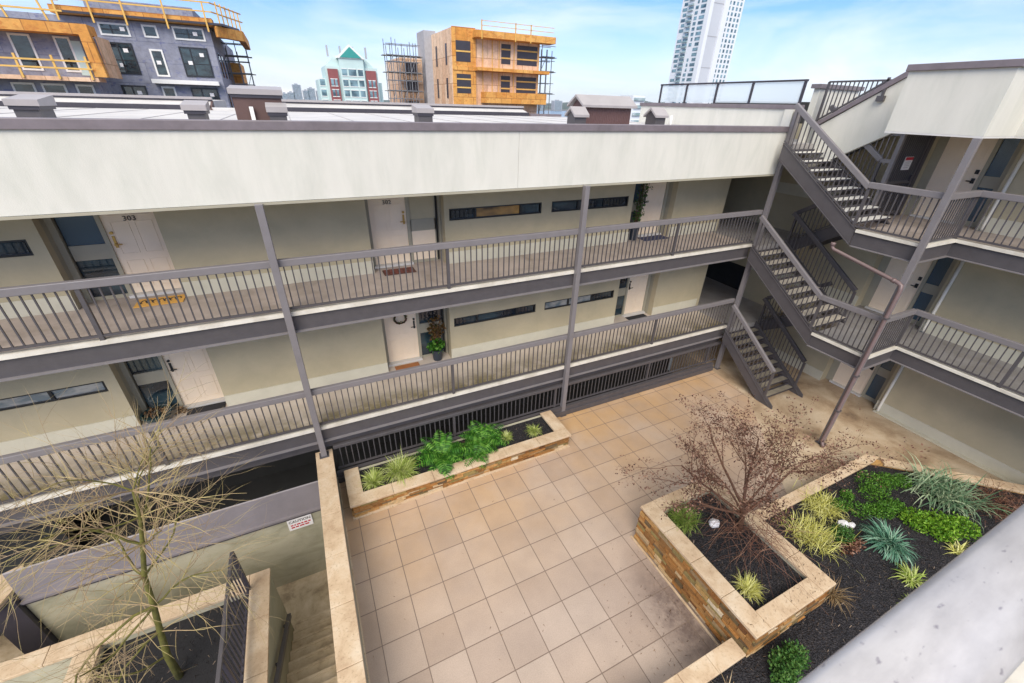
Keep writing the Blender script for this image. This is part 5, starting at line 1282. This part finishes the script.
# yellow lumber guards
lg = MB()
for x in (-17.5, -15.6, -13.7, -11.9): lg.box(x - .06, x + .06, 44.9, 45.0, 8.7, 10.1)
for z in (9.3, 9.75): lg.box(-34, -11.7, 44.86, 44.9, z, z + .1)
lg.build('timber_guard', 'lumber', t)
lg = MB()
for x in (-15.0, -13.0): lg.bar((x, 45.2, 11.4), (x - .4, 45.2, 13.6), .12, .1)
for z in (12.6, 13.2): lg.box(-34, -12.2, 45.1, 45.2, z, z + .1)
lg.build('timber_guard', 'lumber', t)
lg = MB()
for x in (-13.6, -11.6, -9.6, -7.0, -4.3): lg.bar((x, 49.1, 12.5), (x, 49.1, 14.5), .11, .11)
for x in range(6): lg.bar((-3.4 + x * .25, 49.6 + x * .9, 12.4), (-3.4 + x * .25, 49.6 + x * .9, 14.6), .10, .10)
for z in (13.8, 14.4): lg.box(-13.6, -3.8, 49.08, 49.16, z, z + .09); lg.bar((-3.8, 49.1, z + .05), (-1.9, 53.9, z + .05), .09, .09)
lg.build('timber_guard', 'lumber', t)
# scaffolded building beside it
def scaffold(t, x0, x1, y, zs, ztop, step, mat='steel_far', r=.035):
    mb = MB(); x = x0
    while x <= x1 + .01:
        for yy in (y, y + 1.1): mb.box(x - r, x + r, yy - r, yy + r, GZ, ztop + rp.uniform(-.3, .9))
        x += step
    for z in zs:
        for yy in (y, y + 1.1): mb.box(x0, x1, yy - r, yy + r, z, z + 2 * r); mb.box(x0, x1, yy - r, yy + r, z + 1.0, z + 1.0 + 2 * r)
    for i, z in enumerate(zs[:-1]):
        x = x0
        while x + step <= x1 + .01:
            if (i % 2) == 0: mb.bar((x, y, z), (x + step, y, zs[i + 1]), .05, .05)
            x += step * 2
    mb.build('scaffold_tubes', mat, t)
    pl = MB()
    for z in zs: pl.box(x0 - .4, x1 + .3, y + .05, y + 1.05, z - .06, z)
    pl.build('scaffold_planks', simple('scaffold planks', (.2, .19, .17), .8), t)
t = thing('scaffolded_block', 'narrow timber block wrapped in scaffolding at the end of the wrapped building', 'building', (-3.2, 60, GZ))
MB().box(-5.6, -3.2, 60, 66, GZ, 11.0).build('wall', 'osb', t)
for z in (3, 5.0, 7.0, 9.0): MB().box(-5.6, -2.9, 59.5, 60, z, z + .2).build('floor_edge', 'ply', t)
scaffold(t, -5.0, -2.2, 58.2, [4, 6, 8, 10, 11.5], 12.2, .9)
# --- timber framed building
t = thing('timber_building', 'orange plywood building under construction with black window openings', 'building', (22, 50, GZ))
zt_, z2_, z1_ = 14.7, 11.25, 8.35
MB().box(16.85, 27.1, 50, 62, GZ, zt_ - .5).build('wall', 'ply', t)
MB().box(16.83, 19.4, 49.85, 50, GZ, zt_).build('corner_panel', 'osb', t)
MB().box(16.78, 16.85, 50, 62, GZ, zt_ - .1).build('side_wall', 'ply', t)
MB().box(15.9, 17.3, 57, 60, GZ, zt_ + .3).build('lift_shaft', 'concrete_far', t)
MB().box(19.0, 28.3, 48.6, 50, zt_ - .85, zt_ - .25).build('roof_edge_beam', 'osb', t)
MB().box(19.2, 27.8, 48.7, 50, z2_ - .25, z2_ + .05).build('floor_edge_beam', 'osb', t)
MB().box(20.0, 27.4, 48.4, 50, z1_ - .3, z1_ + .75).build('balcony_front', 'osb', t)
MB().box(16.86, 19.4, 49.8, 49.85, z2_ - .3, z2_ + .1).build('floor_edge_beam', 'osb', t)
def opening(x0, x1, z0, z1, y=50, bars=2):
    o = MB().box(x0, x1, y - .03, y - .004, z0, z1).build('window_opening', 'metal_dark', t)
    f = MB()
    for k in range(bars): z = z0 + (z1 - z0) * (k + .6) / (bars + .3); f.box(x0, x1, y - .07, y - .03, z, z + .13)
    f.build('guard_board', 'lumber', o)
opening(17.2, 18.8, 11.75, 13.55, 49.85, 1); opening(17.2, 18.8, 8.9, 10.66, 49.85, 2)
opening(22.4, 23.5, 11.8, 13.6); opening(22.4, 23.5, 9.0, 10.7); opening(24.3, 26.8, 11.8, 13.6, bars=2); opening(24.3, 26.8, 9.0, 10.7)
for y in (51.5, 55): 
    for z in (8.4, 11.5): MB().box(16.74, 16.78, y, y + .5, z, z + 1.9).build('side_slot', 'metal_dark', t)
lg = MB()
for x in (19.6, 23.4, 25.2): lg.box(x - .05, x + .05, 48.55, 48.65, zt_ - 1.0, zt_ + .6)
for z in (zt_ + .1, zt_ + .5): lg.box(19.6, 28.0, 48.55, 48.6, z, z + .05)
for x in (20.2, 21.3, 22.1, 23.9, 26.95): lg.box(x, x + .07, 49.93, 49.999, 8.9, 14.0)
lg.build('timber_guard', 'lumber', t)
scaffold(t, 27.6, 29.4, 50.5, [7, 9.2, 11.4, 12.8], 13.2, .7)
# scaffolded rear part left of the shaft
MB().box(13.2, 15.9, 58.5, 66, GZ, 12.4).build('rear_wall', 'ply', t)
for z in (8.2, 10.4, 12.2): MB().box(13.8, 15.2, 58.3, 58.5, z - 1.4, z - .2).build('rear_opening', 'metal_dark', t)
scaffold(t, 11.4, 15.2, 56.4, [7.2, 9.0, 10.8, 12.4], 13.2, .66)
# --- gabled condo
t = thing('gabled_condo', 'pale aqua and red brick condo tower with a teal gable', 'building', (21, 170, GZ))
MB().box(14.5, 30.8, 170, 185, GZ, 17.2).build('wall', 'tealpale', t)
MB().box(12.0, 14.5, 172, 185, GZ, 13.4).build('side_wing', 'tealpale', t)
MB().box(30.8, 32.4, 173, 185, GZ, 13.2).build('side_wing', 'tealpale', t)
MB().box(15.1, 18.2, 169.3, 170, GZ, 16.4).build('brick_bay', 'brick', t); MB().box(26.9, 30.2, 169.3, 170, GZ, 16.4).build('brick_bay', 'brick', t)
MB().box(18.9, 26.4, 168.9, 170, GZ, 19.4).build('centre_bay', 'tealpale', t)
MB().prism([(18.3, 19.4), (27.0, 19.4), (22.6, 23.2)], 1, 168.6, 172).build('gable', 'white', t)
MB().prism([(19.3, 19.6), (26.0, 19.6), (22.6, 22.5)], 1, 168.4, 168.59).build('gable_panel', 'teal', t)
MB().prism([(15, 17.2), (30, 17.2), (27, 20.2), (18, 20.2)], 1, 171, 184).build('roof', 'tealpale', t)
for x in (16.5, 20.5, 24.5, 28.6): MB().box(x - .25, x + .25, 175, 176, 20.1, 22.6 + (x % 2)).build('chimney', 'concrete_far', t)
for r_i in range(7):
    z = -3 + r_i * 2.95
    for x0, x1, y in ((15.7, 16.5, 169.3), (16.9, 17.6, 169.3), (27.5, 28.3, 169.3), (28.8, 29.6, 169.3), (19.4, 20.9, 168.9), (21.5, 23.8, 168.9), (24.4, 25.9, 168.9), (12.5, 14.0, 172)):
        if y > 171 and z > 12: continue
        if y == 169.3 and z > 14.5: continue
        w = MB().box(x0 - .15, x1 + .15, y - .12, y, z - .2, z).box(x0 - .15, x1 + .15, y - .12, y, z + 1.8, z + 2.0).build('window', 'white', t)
        MB().box(x0, x1, y - .08, y - .01, z, z + 1.8).build('pane', 'glass_far', w)
# --- white tower
t = thing('white_tower', 'tall white residential tower rising beyond the glass guard', 'building', (240, 250, GZ))
X0t, Y0t = 268.0, 262.0
MB().box(X0t, X0t + 32, Y0t, Y0t + 25, GZ, 130).build('wall', 'tower', t)
MB().box(X0t + 2, X0t + 12, Y0t - 1.0, Y0t, GZ, 130).build('grey_core', 'towergrey', t)
for z in (34, 52, 70, 88): MB().box(X0t + 2, X0t + 12, Y0t - 1.1, Y0t - 1.0, z, z + .5).build('joint', 'concrete_far', t)
MB().box(X0t - 1.0, X0t + 2, Y0t - 2, Y0t + 1.5, GZ, 130).build('corner_fin', 'tower', t); MB().box(X0t + 12, X0t + 16.5, Y0t - 2, Y0t, GZ, 130).build('corner_fin', 'tower', t)
rw = random.Random(2)
for side in range(2):
    fl = 0; z = 5.0
    while z < 84:
        wb = MB(); 
        if side == 0:
            for (a, b) in ((2.5, 7), (9, 11.5), (13.5, 18), (19.5, 23.5)):
                if rw.random() < .88: wb.box(X0t - .12, X0t - .01, Y0t + a, Y0t + b - rw.choice((0, 0, 1)), z, z + 1.9)
        else:
            for a in (18, 21.6, 25.2, 28.6): wb.box(X0t + a, X0t + a + 1.7, Y0t - .12, Y0t - .01, z, z + 1.9)
        if wb.v: wb.build('window_band', 'glass_far', t)
        z += 3.0
for k in range(24):
    MB().box(X0t - 1.3, X0t - .01, Y0t + 13.5, Y0t + 18, 4.6 + k * 3.0, 5.5 + k * 3.0).build('balcony', 'glass_pale', t)
# --- small pale block far behind roof deck
t = thing('pale_block', 'small pale block with glass balconies beyond the brown roof shed', 'building', (126, 150, GZ))
MB().box(123.5, 129.5, 150, 158, GZ, 12.3).build('wall', 'tower', t)
for k in range(8): MB().box(124, 129.2, 149.4, 150, 10.6 - k * 2.6, 11.6 - k * 2.6).build('balcony', 'glass_pale', t)
hz = MB().box(-5000, 5000, -500, 5300, -13.4, 150)
hzo = tag(hz.build('haze', 'white'), 'thin pale air haze over the city and inlet', 'haze', kind='stuff')
hm = bpy.data.materials.new('haze air'); hm.use_nodes = True; hn = hm.node_tree.nodes; hn.clear()
pv = hn.new('ShaderNodeVolumePrincipled'); pv.inputs['Color'].default_value = (0.88, 0.94, 1.0, 1); pv.inputs['Density'].default_value = 0.00007; pv.inputs['Anisotropy'].default_value = 0.2
ho = hn.new('ShaderNodeOutputMaterial'); hm.node_tree.links.new(pv.outputs[0], ho.inputs['Volume'])
hzo.data.materials.clear(); hzo.data.materials.append(hm)
print('objects', len(bpy.data.objects))
